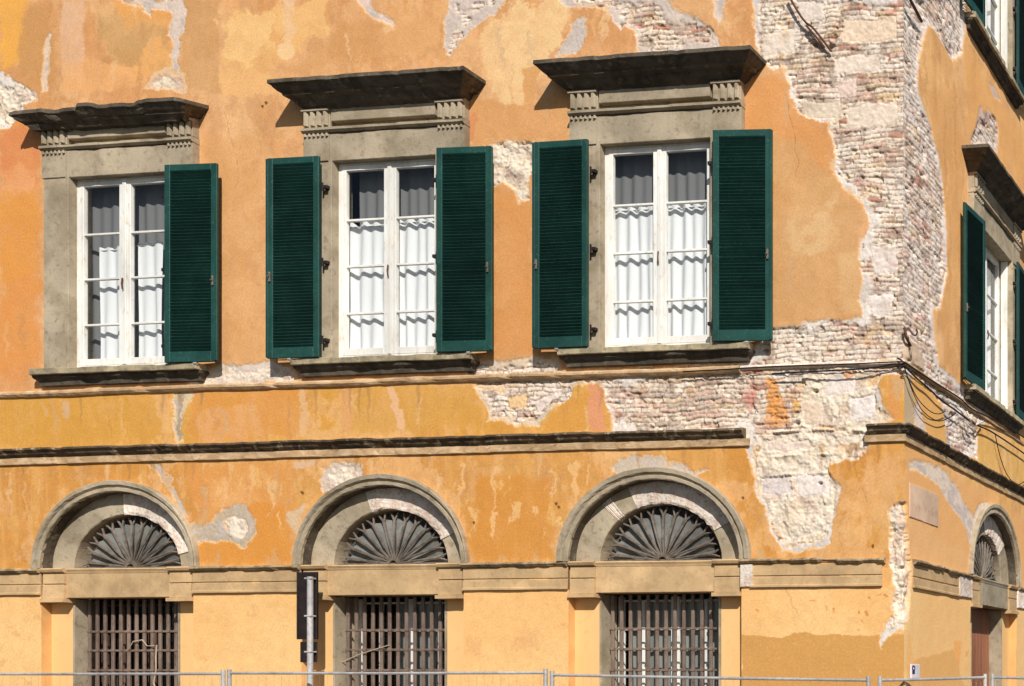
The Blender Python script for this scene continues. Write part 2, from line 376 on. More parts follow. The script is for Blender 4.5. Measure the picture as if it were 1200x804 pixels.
    def mesh(s, name, keep, place, parent):
        X = place(s.U, s.H)
        nv = s.nu*s.nz; co = np.empty((nv, 3)); co[:, 0] = X[0].ravel(); co[:, 1] = X[1].ravel(); co[:, 2] = s.Z.ravel()
        idx = np.arange(nv).reshape(s.nz, s.nu)
        q = np.stack([idx[:-1, :-1], idx[:-1, 1:], idx[1:, 1:], idx[1:, :-1]], -1).reshape(-1, 4)
        uc = (s.us[:-1]+s.us[1:])/2; zc = (s.zs[:-1]+s.zs[1:])/2; UC, ZC_ = np.meshgrid(uc, zc)
        q = q[keep(UC, ZC_).ravel()]
        me = bpy.data.meshes.new(name); me.vertices.add(nv); me.vertices.foreach_set('co', co.ravel())
        me.loops.add(q.size); me.loops.foreach_set('vertex_index', q.ravel())
        me.polygons.add(len(q)); me.polygons.foreach_set('loop_start', np.arange(0, q.size, 4)); me.polygons.foreach_set('loop_total', np.full(len(q), 4))
        me.update(calc_edges=True)
        at = me.color_attributes.new('Col', 'FLOAT_COLOR', 'POINT')
        cc = np.ones((nv, 4)); cc[:, :3] = np.clip(s.C.reshape(-1, 3), 0, .88); at.data.foreach_set('color', cc.ravel())
        me.polygons.foreach_set('use_smooth', np.ones(len(q), bool))
        me.materials.append(WALL)
        o = bpy.data.objects.new(name, me); col.objects.link(o); o.parent = parent
        return o

def axis(lo, hi, step, coarse_lo, coarse_hi, must=()):
    a = list(np.arange(lo, hi+1e-6, step))
    a = [x for x in a if all(abs(x-m) > step*.45 for m in must)]+list(must)
    a += list(coarse_lo)+list(coarse_hi)
    return np.array(sorted(set(np.round(a, 5))))

bay_edges = [c+e for c in BAYS for e in (-1.1, 1.1)]
us = axis(-12.75, 0, .0105, (-19, -17, -15, -14, -13.2), (), bay_edges+[0.])
zs = axis(1.7, 10.95, .0105, (0, .3, .6, 1, 1.4), (11.2, 11.6, 12.2, TOP), ())
main = Wall(us, zs, wall_pt, 0)
us2 = axis(0, 5.6, .03, (), (5.8, 6.2, 7, 8, 10), [SBAY-1.1, SBAY+1.1, 0.])
zs2 = axis(1.7, 12.6, .0145, (0, .3, .6, 1, 1.4), (12.8, TOP), ())
side = Wall(us2, zs2, side_pt, 400)

def base_paint(W, side_=False):
    U, Z, C, sd_ = W.U, W.Z, W.C, W.seed
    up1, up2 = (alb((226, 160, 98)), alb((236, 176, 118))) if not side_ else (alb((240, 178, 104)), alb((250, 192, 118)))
    k = sst(fbm(U, Z, 1.1, sd_+100, 5), .38, .62)[..., None]
    C[:] = up1*(1-k)+up2*k
    st = sst(fbm(U*3.2, Z*.55, 1.6, sd_+110, 5), .5, .7)[..., None]*(.28 if not side_ else .4)
    C[:] = C*(1-st)+alb((206, 150, 92))*st
    st = sst(fbm(U*3.0, Z*.5, 2.6, sd_+113, 5), .55, .72)[..., None]*.35
    C[:] = C*(1-st)+alb((244, 172, 88))*st
    # ochre belt between the strings, and above the arches
    for z0, z1, c1, c2 in ((4.8, 5.63, (228, 162, 60), (234, 172, 76)), (3.3, 4.8, (222, 152, 62), (230, 165, 80))):
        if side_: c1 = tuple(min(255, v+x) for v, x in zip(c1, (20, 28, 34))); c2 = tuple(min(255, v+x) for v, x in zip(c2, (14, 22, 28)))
        m = ((Z >= z0) & (Z < z1))[..., None]
        k = sst(fbm(U, Z, 1.6, sd_+120, 5), .38, .62)[..., None]
        c = alb(c1)*(1-k)+alb(c2)*k
        s1 = sst(fbm(U*5, Z*.5, 1.8, sd_+130, 4), .54, .7)[..., None]*.5
        c = c*(1-s1)+alb((242, 180, 96))*s1
        s2 = sst(fbm(U*6, Z*.6, 2.2, sd_+140, 4), .58, .72)[..., None]*.3
        c = c*(1-s2)+alb((214, 140, 60))*s2
        C[:] = np.where(m, c, C)
    m = (Z < 3.3)[..., None]; k = sst(fbm(U, Z, 1.0, sd_+150, 5), .35, .65)[..., None]
    C[:] = np.where(m, alb((255, 206, 140))*(1-k)+alb((253, 198, 130))*k, C)
    # peach blooms and worn coats, ragged edged
    for q, (sc_, lo, cc, a_) in enumerate(((1.3, .56, (250, 196, 134), .6), (2.4, .58, (246, 188, 124), .55), (2.0, .60, (214, 152, 92), .5), (5, .60, (248, 192, 130), .4), (7, .60, (206, 144, 84), .35))):
        k = sst(fbm(U*1.1, Z*.8, sc_, sd_+200+q*11, 6, .62), lo, lo+.05)[..., None]*a_*((Z > 3.3)[..., None]*.75+.0)
        C[:] = C*(1-k)+alb(cc)*k
    # fine mottling everywhere, shallow trowel waves
    C *= (.86+.28*fbm(U, Z, 12, sd_+160, 6, .72))[..., None]
    W.H += (fbm(U, Z, 3, sd_+170, 4)-.5)*.012
base_paint(main); base_paint(side, True)

# ---- tints on the main front (survey outlines)
t = main.tint
t([(0, 120), (45, 150), (45, 440), (0, 450)], (236, 150, 70), .75, .15, 1, .3)
t([(0, 225), (46, 220), (46, 320), (0, 330)], (238, 160, 60), .6, .12, 1, .3)
t([(0, 0), (30, 0), (32, 60), (0, 90)], (246, 176, 76), .8, .1, 1, .3, seed=2)
t([(32, 5), (60, 5), (66, 95), (30, 105), (20, 60)], (214, 154, 88), .7, .08, 1)
t([(72, 0), (98, 0), (98, 90), (72, 88)], (238, 188, 146), .75, .03, .6, .25)
t([(72, 70), (175, 78), (172, 100), (75, 108)], (248, 180, 110), .8, .06, 1, .4)
t([(110, 15), (190, 10), (200, 60), (190, 85), (130, 70)], (206, 160, 96), .55, .08, 1, .3)
t([(130, 0), (205, 0), (200, 30), (150, 30)], (246, 172, 84), .7, .08, 1, .3)
t([(212, 0), (256, 0), (256, 110), (215, 105)], (212, 156, 92), .6, .06, 1, .3)
t([(260, 18), (384, 0), (384, 42), (310, 85), (262, 80)], (246, 188, 112), .75, .05, 1.6, .5, bs=6)
t([(256, 82), (315, 84), (330, 92), (320, 112), (256, 118)], (250, 190, 118), .8, .03, 1.4, .3, bs=7)
t([(330, 95), (384, 50), (400, 30), (520, 20), (524, 70), (440, 70)], (224, 164, 98), .6, .06, 1.5, .3)
t([(324, 60), (326, 52), (335, 49), (344, 52), (347, 61), (342, 69), (335, 71), (327, 68)], (252, 206, 146), .95, .01, .3)
t([(235, 160), (312, 160), (312, 425), (262, 425)], (230, 166, 96), .5, .12, 1, .3)
t([(547, 118), (580, 120), (625, 118), (668, 110), (668, 165), (545, 168)], (228, 162, 94), .7, .05, 1, .2)
t([(545, 130), (556, 128), (560, 166), (545, 166)], (220, 138, 84), .6, .03)
t([(577, 215), (624, 240), (624, 415), (577, 415)], (230, 156, 78), .7, .08, 1, .2)
t([(565, 28), (600, 5), (650, 0), (668, 10), (665, 40), (655, 60), (640, 72), (640, 84), (613, 86), (612, 117), (583, 115), (578, 95), (562, 60)], (250, 206, 144), .9, .02, 2, .35, bs=9)
t([(613, 78), (637, 72), (628, 100), (625, 118), (613, 117)], (230, 168, 100), .9, .015, .6)
t([(870, 85), (922, 95), (930, 130), (960, 145), (975, 200), (907, 160), (872, 150)], (236, 160, 84), .7, .08, 1, .3)
t([(935, 165), (985, 215), (1008, 260), (1010, 374), (908, 384), (908, 170)], (222, 168, 106), .65, .1, 1, .3)
t([(920, 240), (975, 235), (985, 290), (930, 300)], (240, 196, 138), .55, .1, 2, .7, bs=8)
t([(985, 300), (1010, 290), (1010, 370), (985, 372)], (236, 190, 130), .5, .05, 1, .4)
# belt
t([(0, 464), (182, 460), (190, 514), (0, 520)], (226, 162, 58), .7, .05, 1, .2)
t([(224, 458), (352, 452), (354, 512), (222, 516)], (232, 154, 64), .7, .03, 1, .25)
t([(232, 480), (300, 478), (310, 512), (235, 515)], (240, 174, 106), .7, .05, 1.5, .5, bs=8)
t([(400, 455), (560, 452), (565, 500), (400, 510)], (226, 164, 66), .6, .06, 1, .2)
t([(660, 470), (700, 455), (720, 505), (630, 510)], (230, 160, 60), .7, .04)
t([(353, 455), (360, 455), (362, 512), (355, 512)], (238, 186, 130), .7, .02)
t([(455, 453), (463, 453), (472, 506), (462, 506)], (244, 190, 140), .75, .015)
t([(400, 455), (415, 455), (412, 506), (398, 506)], (238, 170, 104), .7, .02)
t([(690, 448), (702, 446), (712, 505), (694, 505)], (236, 158, 110), .8, .02)
t([(48, 470), (52, 470), (53, 490), (49, 490)], (226, 176, 110), .6, .02)
t([(73, 470), (81, 470), (81, 490), (74, 490)], (224, 180, 130), .7, .02)
# above the arches
t([(205, 545), (345, 542), (345, 600), (300, 620), (240, 610)], (236, 158, 74), .7, .05, 1, .4)
t([(240, 560), (300, 560), (310, 600), (250, 600)], (246, 178, 104), .6, .06, 1.5, .6, bs=8)
t([(300, 590), (340, 590), (342, 662), (235, 662), (232, 640)], (234, 152, 48), .7, .06)
t([(560, 560), (640, 560), (650, 655), (555, 658)], (226, 148, 48), .6, .08)
t([(0, 0), (24, 0), (22, 40), (10, 80), (0, 84)], (250, 178, 70), .9, .03, 1.5, .3, seed=3)
t([(260, 22), (312, 12), (318, 50), (296, 54), (300, 80), (262, 66)], (252, 200, 128), .8, .015, 2, .35, bs=8, seed=5)
t([(318, 8), (382, 4), (380, 36), (352, 40), (340, 30), (320, 34)], (250, 194, 120), .75, .015, 2, .4, bs=8, seed=6)
t([(330, 0), (345, 0), (343, 50), (332, 50)], (248, 204, 156), .6, .02, 1, .3)
t([(178, 50), (200, 46), (206, 84), (180, 90), (150, 84)], (248, 180, 100), .7, .03, 1.5, .5, bs=7, seed=8)
t([(0, 150), (46, 146), (46, 215), (0, 222)], (232, 140, 82), .6, .05, 1.5, .4, seed=9)
t([(0, 200), (46, 195), (40, 226), (0, 232)], (248, 172, 110), .6, .03, 2, .5, seed=10)
t([(0, 330), (46, 326), (46, 425), (0, 430)], (238, 158, 72), .7, .06, 1.5, .4, seed=11)
t([(265, 330), (312, 325), (312, 372), (266, 376)], (240, 180, 116), .6, .03, 2, .5, bs=8, seed=12)
t([(440, 10), (515, 5), (520, 60), (450, 66)], (240, 178, 112), .55, .03, 2, .5, bs=6, seed=13)
t([(385, 20), (440, 28), (436, 70), (388, 74)], (218, 154, 88), .55, .03, 2, .5, bs=6, seed=14)
rng = random.Random(9)
for k in range(44):
    px = rng.choice([rng.uniform(232, 340), rng.uniform(535, 655), rng.uniform(540, 650), rng.uniform(830, 876)])
    main.drip(px, rng.uniform(545, 620), rng.uniform(2, 5), rng.uniform(8, 26), rng.choice([(246, 190, 110), (240, 182, 96), (250, 196, 120)]), rng.uniform(.4, .8), .012)
for px, py, w_, l_ in ((579, 545, 5, 62), (541, 545, 4, 36), (556, 590, 6, 30), (580, 602, 7, 30), (602, 590, 6, 22), (624, 594, 6, 18), (646, 548, 4, 34), (672, 546, 10, 50), (540, 600, 5, 18), (690, 548, 6, 20), (318, 560, 7, 40), (298, 548, 6, 30)):
    main.drip(px, py, w_, l_, (246, 188, 116), .85, .012)
for px, py in ((555, 612), (652, 590), (870, 583), (655, 594), (1022, 640), (308, 125), (312, 121), (354, 578)):
    t([(px-2, py-1), (px+1, py-2), (px+2, py+1), (px, py+3)], (120, 74, 34), .9, .006, .2)
# pale storey: darker repaired area and flaked spots
t([(868, 744), (917, 747), (932, 742), (983, 743), (1008, 745), (1033, 744), (1062, 744), (1062, 830), (868, 830)], (220, 164, 94), 1, .006, .35)
t([(990, 722), (1062, 715), (1062, 744), (1030, 744)], (240, 186, 118), .35, .04)
for a, b, s1, s2 in ((1037, 700, 3, 2), (1019, 701, 2, 2), (1005, 716, 2, 2), (1015, 719, 2, 4), (1009, 728, 2, 2), (968, 713, 1.3, 4), (978, 714, 1.3, 4), (951, 705, 4, 1), (1008, 738, 1.5, 1.5), (886, 715, 2, 1), (1030, 697, 3, 1)):
    t([(a-s1, b-s2), (a+s1*.6, b-s2*.7), (a+s1, b+s2), (a-s1*.3, b+s2*.8)], (222, 150, 84), .9, .006, .5)
t([(605, 745), (632, 742), (630, 760), (606, 762)], (232, 176, 120), .7, .05, 1, .5, bs=9)
t([(545, 748), (565, 748), (565, 770), (546, 768)], (238, 182, 122), .6, .05, 1, .4, bs=9)
t([(1000, 655), (1041, 660), (1040, 690), (1000, 690)], (214, 150, 70), .3, .05)

for k in range(70):
    px, py = rng.choice([rng.uniform(0, 48), rng.uniform(235, 345), rng.uniform(545, 662), rng.uniform(872, 1035)]), rng.uniform(700, 800)
    q = rng.uniform(1, 5); main.tint([(px-q, py-q*.4), (px+q*.6, py-q*.6), (px+q, py+q*.4), (px-q*.4, py+q*.7)], rng.choice([(240, 184, 114), (255, 214, 150), (232, 172, 104)]), rng.uniform(.2, .5), .02, 1.5)

# ---- fallen plaster, main front
p = main.peel
p([(0, 85), (13, 93), (27, 103), (40, 110), (42, 117), (24, 124), (28, 133), (15, 143), (0, 147), (-20, 150), (-20, 80)], 'rubble', .9, .07)
p([(132, 0), (213, 0), (219, 14), (215, 38), (209, 54), (208, 73), (214, 88), (203, 87), (199, 73), (201, 50), (200, 36), (203, 20), (187, 7), (176, 9), (176, 20), (172, 14), (160, 7)], 'skim', .8, .02, (232, 208, 190))
p([(58, 37), (62, 38), (56, 56), (54, 77), (57, 104), (50, 104), (49, 77), (51, 54)], 'skim', .5, .01, (240, 208, 178))
t([(170, 104), (178, 88), (195, 80), (215, 86), (224, 92), (222, 106), (200, 108)], (238, 196, 152), .85, .015, 1)
p([(177, 104), (183, 92), (198, 88), (213, 92), (216, 104), (200, 107)], 'rubble', 1, .03, (224, 192, 168), .5)
p([(416, 0), (430, 0), (447, 14), (463, 27), (458, 29), (436, 18)], 'skim', .5, .01, (240, 208, 190))
t([(446, 30), (462, 29), (464, 35), (450, 36)], (244, 190, 130), .8, .02)
p([(523, -8), (598, -8), (590, 2), (580, 13), (560, 27), (553, 37), (540, 50), (527, 63), (520, 61), (522, 40), (523, 17)], 'brick', .7, .11, (222, 202, 188))
p([(676, 19), (688, 23), (686, 42), (676, 62), (653, 64), (660, 52), (668, 38)], 'skim', .7, .03, (216, 202, 190))
p([(648, -8), (778, -8), (787, 13), (800, 19), (817, 20), (833, 30), (841, 43), (843, 58), (747, 64), (742, 35), (733, 28), (727, 34), (720, 24), (707, 13), (687, 8), (660, 6)], 'brick', .7, .09, (228, 208, 192))
p([(836, -8), (849, -8), (848, 20), (843, 28), (838, 15)], 'skim', .5, .02, (236, 210, 190))
p([(570, 170), (627, 168), (622, 210), (624, 236), (613, 238), (603, 220), (592, 214), (572, 213)], 'rubble', .8, .0)
p([(255, 428), (300, 425), (317, 424), (342, 432), (345, 446), (219, 452), (226, 442), (236, 436)], 'rubble', .8, .08, (232, 212, 194), .6)
p([(204, 456), (231, 456), (222, 468), (215, 480), (214, 516), (207, 516), (203, 490), (200, 470)], 'skim', .7, .02, (232, 206, 160))
t([(208, 458), (218, 458), (211, 475), (214, 512), (209, 512)], (176, 150, 116), .7, .015)
p([(543, 440), (555, 426), (585, 422), (620, 420), (650, 424), (655, 430), (672, 452), (664, 465), (647, 481), (627, 498), (603, 500), (587, 491), (573, 491), (573, 481), (563, 465), (556, 450)], 'brick', .8, .06, (234, 208, 176))
main.block([(592, 463), (617, 461), (617, 476), (594, 478)], (246, 208, 140)); main.block([(558, 452), (590, 450), (590, 458), (560, 459)], (246, 214, 160)); main.block([(620, 468), (655, 459), (650, 468), (628, 482)], (244, 228, 206))
p([(645, 436), (700, 432), (880, 424), (880, 445), (700, 450), (655, 452)], 'brick', .8, .02, (236, 204, 160))
# the great corner break
p([(883, -8), (883, 27), (885, 50), (893, 70), (906, 82), (920, 78), (921, 92), (925, 103), (927, 117), (933, 128), (947, 137), (970, 142), (973, 160), (977, 180), (980, 207), (987, 217), (1000, 227), (1010, 237), (1017, 250), (1018, 268), (1010, 288), (1008, 301), (1009, 335), (1010, 375), (987, 378), (950, 380), (905, 385), (900, 395), (880, 415), (860, 428), (750, 437), (703, 447), (710, 475), (720, 495), (723, 512), (800, 512), (872, 506), (878, 536), (887, 556), (888, 583), (897, 599), (903, 616), (907, 633), (917, 643), (933, 646), (957, 644), (973, 636), (978, 613), (982, 586), (983, 566), (973, 553), (970, 543), (980, 538), (1005, 536), (1014, 522), (1024, 506), (1042, 491), (1037, 475), (1031, 455), (1034, 437), (1090, 436), (1090, -8)], 'brick', .7, .07)
sq = main.block
sq([(975, 66), (1030, 62), (1028, 82), (977, 88)], (246, 230, 200)); sq([(985, 25), (1050, 18), (1052, 45), (985, 48)], (246, 222, 182)); sq([(892, 38), (930, 35), (932, 62), (895, 66)], (240, 226, 196))
sq([(935, 118), (985, 117), (985, 138), (945, 138)], (236, 220, 184)); sq([(993, 122), (1052, 118), (1052, 148), (990, 150)], (240, 224, 192)); sq([(982, 95), (1003, 92), (1003, 108), (982, 112)], (240, 216, 190))
sq([(930, 0), (965, 0), (968, 20), (938, 25)], (238, 226, 200)); sq([(1018, 285), (1048, 283), (1050, 320), (1020, 322)], (240, 226, 204)); sq([(1020, 345), (1045, 345), (1045, 370), (1020, 372)], (244, 234, 214))
p([(884, 514), (925, 508), (1010, 508), (1012, 528), (985, 534), (972, 545), (978, 566), (976, 612), (955, 638), (920, 638), (905, 610), (892, 575)], 'rubble', .8, 0, depth=.9)
p([(936, 437), (1030, 436), (1028, 470), (1036, 490), (1018, 503), (925, 504), (940, 480)], 'rubble', .8, 0, depth=.9)
for a, b, c, d, cc in ((898, 518, 950, 529, (242, 224, 196)), (893, 556, 925, 578, (232, 222, 206)), (932, 557, 972, 580, (246, 234, 214)), (966, 440, 1000, 462, (248, 236, 214)), (995, 466, 1028, 488, (248, 238, 220)), (940, 470, 962, 500, (238, 216, 178))):
    sq([(a, b), (c, b-2), (c, d-1), (a, d+1)], cc, -.022)
for zz, ua, ub, hh in ((4.905, -1.62, -.47, .030), (4.62, -1.65, -.9, .014), (4.40, -1.5, -.85, .012)):   # broken stub of the string, rough courses
    g = np.exp(-((main.Z-zz-(fbm(main.U, main.Z*0, 3, 71)-.5)*.05)/.016)**2)*sst(main.U, ua, ua+.05)*(1-sst(main.U, ub-.05, ub))*sst(fbm(main.U, main.Z*0, 4, 72), .3, .5)
    main.H += g*hh
p([(1014, 395), (1030, 385), (1052, 388), (1050, 402), (1010, 404)], 'brick', 1, 0)
# coloured remnants of older paint on the bricks
t([(862, 450), (882, 450), (884, 472), (880, 488), (873, 480), (865, 468)], (216, 140, 122), .7, .01, .8, .5, bs=12)
t([(897, 445), (908, 445), (917, 470), (924, 495), (912, 500), (896, 498), (899, 475)], (236, 160, 80), .85, .012, .8, .35, bs=12)
t([(930, 470), (937, 466), (936, 480), (929, 486)], (240, 184, 90), .8, .02)
t([(985, 436), (1002, 436), (996, 446), (988, 447)], (232, 160, 96), .7, .02); t([(1015, 440), (1032, 438), (1032, 452), (1016, 455)], (240, 190, 130), .7, .03)
t([(1040, 440), (1056, 436), (1056, 490), (1043, 491)], (232, 158, 80), .95, .015, .5)
t([(1043, 440), (1056, 438), (1056, 470), (1044, 462)], (222, 176, 118), .7, .04)
for a, b, c, d, cc in ((985, 52, 1003, 57, (200, 120, 96)), (1040, 8, 1052, 16, (214, 134, 104)), (1038, 60, 1052, 66, (206, 130, 100)), (998, 208, 1010, 216, (206, 150, 140)), (1000, 228, 1018, 234, (240, 190, 130)), (1038, 310, 1050, 313, (200, 120, 100)), (1012, 402, 1030, 406, (200, 130, 100)), (1030, 112, 1052, 117, (246, 210, 140)), (1035, 385, 1050, 391, (244, 214, 180))):
    t([(a, b), (c, b-1), (c, d-1), (a, d)], cc, .42, .012, .7)
# holes
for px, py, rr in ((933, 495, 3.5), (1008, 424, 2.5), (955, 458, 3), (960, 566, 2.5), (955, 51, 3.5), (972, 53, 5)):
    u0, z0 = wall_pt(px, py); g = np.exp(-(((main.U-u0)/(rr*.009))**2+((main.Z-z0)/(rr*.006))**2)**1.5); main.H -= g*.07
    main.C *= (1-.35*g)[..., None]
# ledges and small patches lower down
p([(176, 546), (190, 546), (203, 566), (214, 592), (222, 606), (214, 604), (200, 580), (188, 560)], 'skim', .8, .01, (222, 180, 130))
p([(222, 622), (231, 613), (247, 616), (257, 603), (273, 594), (290, 596), (300, 608), (297, 629), (287, 639), (260, 636), (240, 635), (228, 634)], 'skim', .7, .05, (202, 180, 152))
p([(262, 612), (276, 604), (288, 606), (292, 616), (286, 630), (268, 629)], 'rubble', .5, .0, depth=.6)
p([(377, 549), (398, 541), (418, 544), (428, 552), (425, 564), (402, 568), (380, 578), (374, 566)], 'rubble', 1, .05, (226, 204, 186), .6)
t([(340, 603), (358, 590), (352, 640), (350, 665), (342, 664), (344, 630)], (228, 196, 158), .85, .02, 1.2, .4, bs=9)
t([(345, 541), (370, 540), (362, 550), (348, 552)], (232, 190, 150), .8, .02, 1)
p([(713, 552), (725, 540), (760, 534), (788, 543), (826, 553), (800, 560), (770, 550), (742, 553), (728, 562)], 'skim', 1, .02, (214, 194, 170))
p([(1049, 593), (1090, 588), (1090, 740), (1048, 739), (1035, 760), (1033, 749), (1043, 723), (1045, 689), (1040, 659), (1040, 636), (1040, 609)], 'rubble', .9, .03, depth=1.6)
t([(1015, 600), (1040, 592), (1042, 640), (1030, 650), (1025, 620)], (240, 186, 120), .6, .05, 1.5, .4, bs=8)
t([(1030, 535), (1056, 530), (1056, 585), (1040, 590), (1034, 560)], (238, 180, 116), .6, .06, 1.5, .4, bs=8)
t([(1047, 612), (1056, 610), (1056, 640), (1048, 640)], (214, 150, 130), .5, .03, 1.4, .5, bs=10)

# ---- side front
t = side.tint; p = side.peel
t([(1085, 100), (1130, 100), (1130, 260), (1112, 440), (1095, 300), (1100, 200)], (232, 168, 96), .6, .2, 1, .4)
t([(1130, 50), (1200, 160), (1200, 240), (1160, 170), (1135, 165)], (244, 176, 96), .6, .2, 1, .3)
t([(1062, 520), (1200, 610), (1200, 700), (1062, 650)], (244, 180, 108), .8, .1, 1, .2)
t([(1145, 510), (1200, 540), (1200, 585), (1146, 545)], (236, 182, 92), .7, .05, 1, .2)
for k in range(26):
    px = rng.uniform(1150, 1198); side.drip(px, rng.uniform(520, 560), 1.5, rng.uniform(15, 40), rng.choice([(250, 206, 140), (222, 158, 84)]), .5, .02)
for k in range(50):
    px = rng.uniform(1084, 1135); side.drip(px, rng.uniform(70, 300), 1.6, rng.uniform(40, 110), rng.choice([(214, 150, 88), (250, 190, 110), (238, 170, 90)]), .45, .02)
p([(1040, -8), (1132, -8), (1131, 40), (1128, 60), (1120, 72), (1114, 68), (1107, 52), (1098, 38), (1088, 30), (1083, 45), (1077, 65), (1075, 87), (1077, 110), (1085, 133), (1093, 157), (1100, 183), (1104, 207), (1106, 233), (1108, 268), (1110, 311), (1108, 335), (1103, 362), (1094, 363), (1093, 378), (1097, 408), (1100, 428), (1117, 441), (1131, 456), (1160, 490), (1150, 498), (1103, 474), (1080, 452), (1058, 434), (1040, 420)], 'brick', .6, .055)
p([(1103, 474), (1130, 488), (1146, 502), (1145, 540), (1110, 526), (1108, 500)], 'brick', .6, .03)
t([(1066, 440), (1078, 445), (1100, 468), (1105, 490), (1109, 522), (1090, 514), (1082, 500)], (240, 180, 96), .9, .02, .6)
t([(1056, 436), (1068, 442), (1072, 470), (1068, 500), (1056, 498)], (206, 178, 136), .9, .02, .6)
p([(1076, 465), (1080, 480), (1088, 512), (1078, 506), (1070, 498), (1071, 480)], 'skim', .6, .01, (238, 214, 190))
side.block([(1058, 382), (1082, 415), (1083, 437), (1058, 419)], (216, 190, 146), .012)
p([(1150, 124), (1152, 132), (1158, 130), (1168, 140), (1170, 152), (1170, 180), (1160, 175), (1142, 175), (1138, 168), (1144, 150)], 'brick', .6, .05, (222, 196, 178))
p([(1158, 95), (1166, 105), (1172, 118), (1166, 116)], 'skim', .4, .0, (222, 190, 168))
p([(1065, 541), (1085, 541), (1100, 548), (1113, 560), (1124, 575), (1130, 590), (1140, 606), (1146, 596), (1154, 588), (1160, 592), (1150, 606), (1142, 628), (1139, 672), (1137, 640), (1133, 622), (1125, 605), (1113, 590), (1100, 568), (1086, 556), (1065, 548)], 'skim', .5, .02, (236, 214, 188))
p([(1055, 596), (1062, 600), (1064, 640), (1067, 665), (1066, 700), (1064, 728), (1055, 738)], 'rubble', .7, .02, depth=1.6)
t([(1064, 779), (1080, 770), (1117, 762), (1124, 775), (1125, 796), (1131, 805), (1130, 830), (1062, 830)], (218, 166, 92), 1, .01, .4)
t([(1117, 750), (1126, 752), (1125, 770), (1125, 778), (1119, 770)], (244, 168, 84), 1, .01, .5)
t([(1131, 764), (1135, 760), (1134, 768), (1131, 770)], (222, 160, 90), .9, .01, .3)
t([(1061, 600), (1200, 700), (1200, 830), (1061, 830)], (250, 194, 128), .35, .1)
t([(1064, 744), (1062, 800), (1072, 780), (1068, 750)], (240, 182, 110), .5, .05)

def crack(W, pts, w=.004, c=(120, 76, 44), a=.75):
    P = [W.conv(*q) for q in pts]; rr = random.Random(len(P)+int(pts[0][0]))
    Q = [P[0]]
    for a_, b_ in zip(P, P[1:]):
        for k in range(1, 7): Q.append((a_[0]+(b_[0]-a_[0])*k/6+rr.uniform(-1, 1)*.02, a_[1]+(b_[1]-a_[1])*k/6+rr.uniform(-1, 1)*.015))
    sl = W.region(Q, .05); u, z = W.U[sl], W.Z[sl]
    if u.size == 0: return
    d = np.full(u.shape, 9.)
    for (ax, ay), (bx, by) in zip(Q, Q[1:]):
        ex, ey = bx-ax, by-ay; t_ = np.clip(((u-ax)*ex+(z-ay)*ey)/(ex*ex+ey*ey), 0, 1); d = np.minimum(d, np.hypot(u-ax-ex*t_, z-ay-ey*t_))
    m = (1-sst(d, w*.6, w*1.9))*a*sst(fbm(u, z, 7, 41), .36, .5)
    W.C[sl] = W.C[sl]*(1-m[..., None])+alb(c)*m[..., None]; W.H[sl] -= m*.006
for q in ([(330, 0), (338, 30), (326, 52)], [(262, 130), (280, 200), (272, 240)], [(920, 110), (935, 190), (925, 230)], [(60, 0), (48, 60)], [(120, 460), (132, 515)],
          [(450, 536), (450, 556)], [(20, 548), (30, 610)], [(1000, 545), (1020, 600)], [(920, 690), (935, 720)]):
    crack(main, q, .003, (150, 100, 60), .5)
rng = random.Random(21)
for k in range(150):     # run-off streaks and faded smears, each a different length
    px, py = rng.uniform(0, 1010), rng.choice([rng.uniform(0, 90), rng.uniform(0, 400), rng.uniform(455, 480), rng.uniform(545, 600)])
    main.drip(px, py, rng.uniform(1.5, 7), rng.uniform(12, 60), rng.choice([(250, 200, 142), (206, 146, 88), (244, 184, 118), (216, 176, 132), (252, 208, 150)]), rng.uniform(.2, .5), .02)
for c, _ in WINS:        # soot and rain marks under the sills and strings
    for k in range(5):
        u = c+rng.uniform(-1.15, 1.15); l_ = rng.uniform(.1, .5)
        main.tint([(u-.02, 5.6), (u+.03, 5.6), (u+.015, 5.6-l_*.6), (u, 5.6-l_)], (170, 128, 78), .4, .02, .4, raw=True)
for k in range(34):
    u = rng.uniform(-12, -.2); l_ = rng.uniform(.05, .35)
    main.tint([(u-.03, 4.74), (u+.04, 4.74), (u+.02, 4.74-l_*.6), (u, 4.74-l_)], rng.choice([(176, 126, 70), (246, 196, 130), (200, 140, 74)]), .45, .02, .5, raw=True)
for k in range(24):
    u = rng.uniform(-12, -.3); l_ = rng.uniform(.05, .22)
    main.tint([(u-.05, 3.42), (u+.06, 3.42), (u+.02, 3.42+l_*.6), (u, 3.42+l_)], (214, 178, 130), .4, .03, 1, raw=True)
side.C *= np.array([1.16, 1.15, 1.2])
for W in (main, side):      # dust greys every coat a little
    g = W.C.mean(-1, keepdims=True); k = .09*(W.Z > 3.3)[..., None]; W.C[:] = W.C*(1-k)+g*k*np.array([1.08, 1.0, .92])
# corner: both fronts share one eroded arris
def col_at(W, u): return W.H[:, int(np.argmin(abs(W.us-u)))]
hz = col_at(main, -.05); hs = np.interp(zs2, zs, hz)
hs = np.minimum(hs, 0); hzc = np.minimum(hz, 0)
wm = (1-sst(-main.U, .0, .12)); main.H = main.H*(1-wm)+hzc[:, None]*wm
wsd = (1-sst(side.U, .0, .12)); side.H = side.H*(1-wsd)+hs[:, None]*wsd
def place_main(U, H): return np.minimum(U, np.where(U > -.2, hzc[:, None], 1e9)*np.ones_like(U)), -H
def place_side(U, H): return H, np.maximum(U, np.where(U < .2, -hs[:, None], -1e9)*np.ones_like(U))

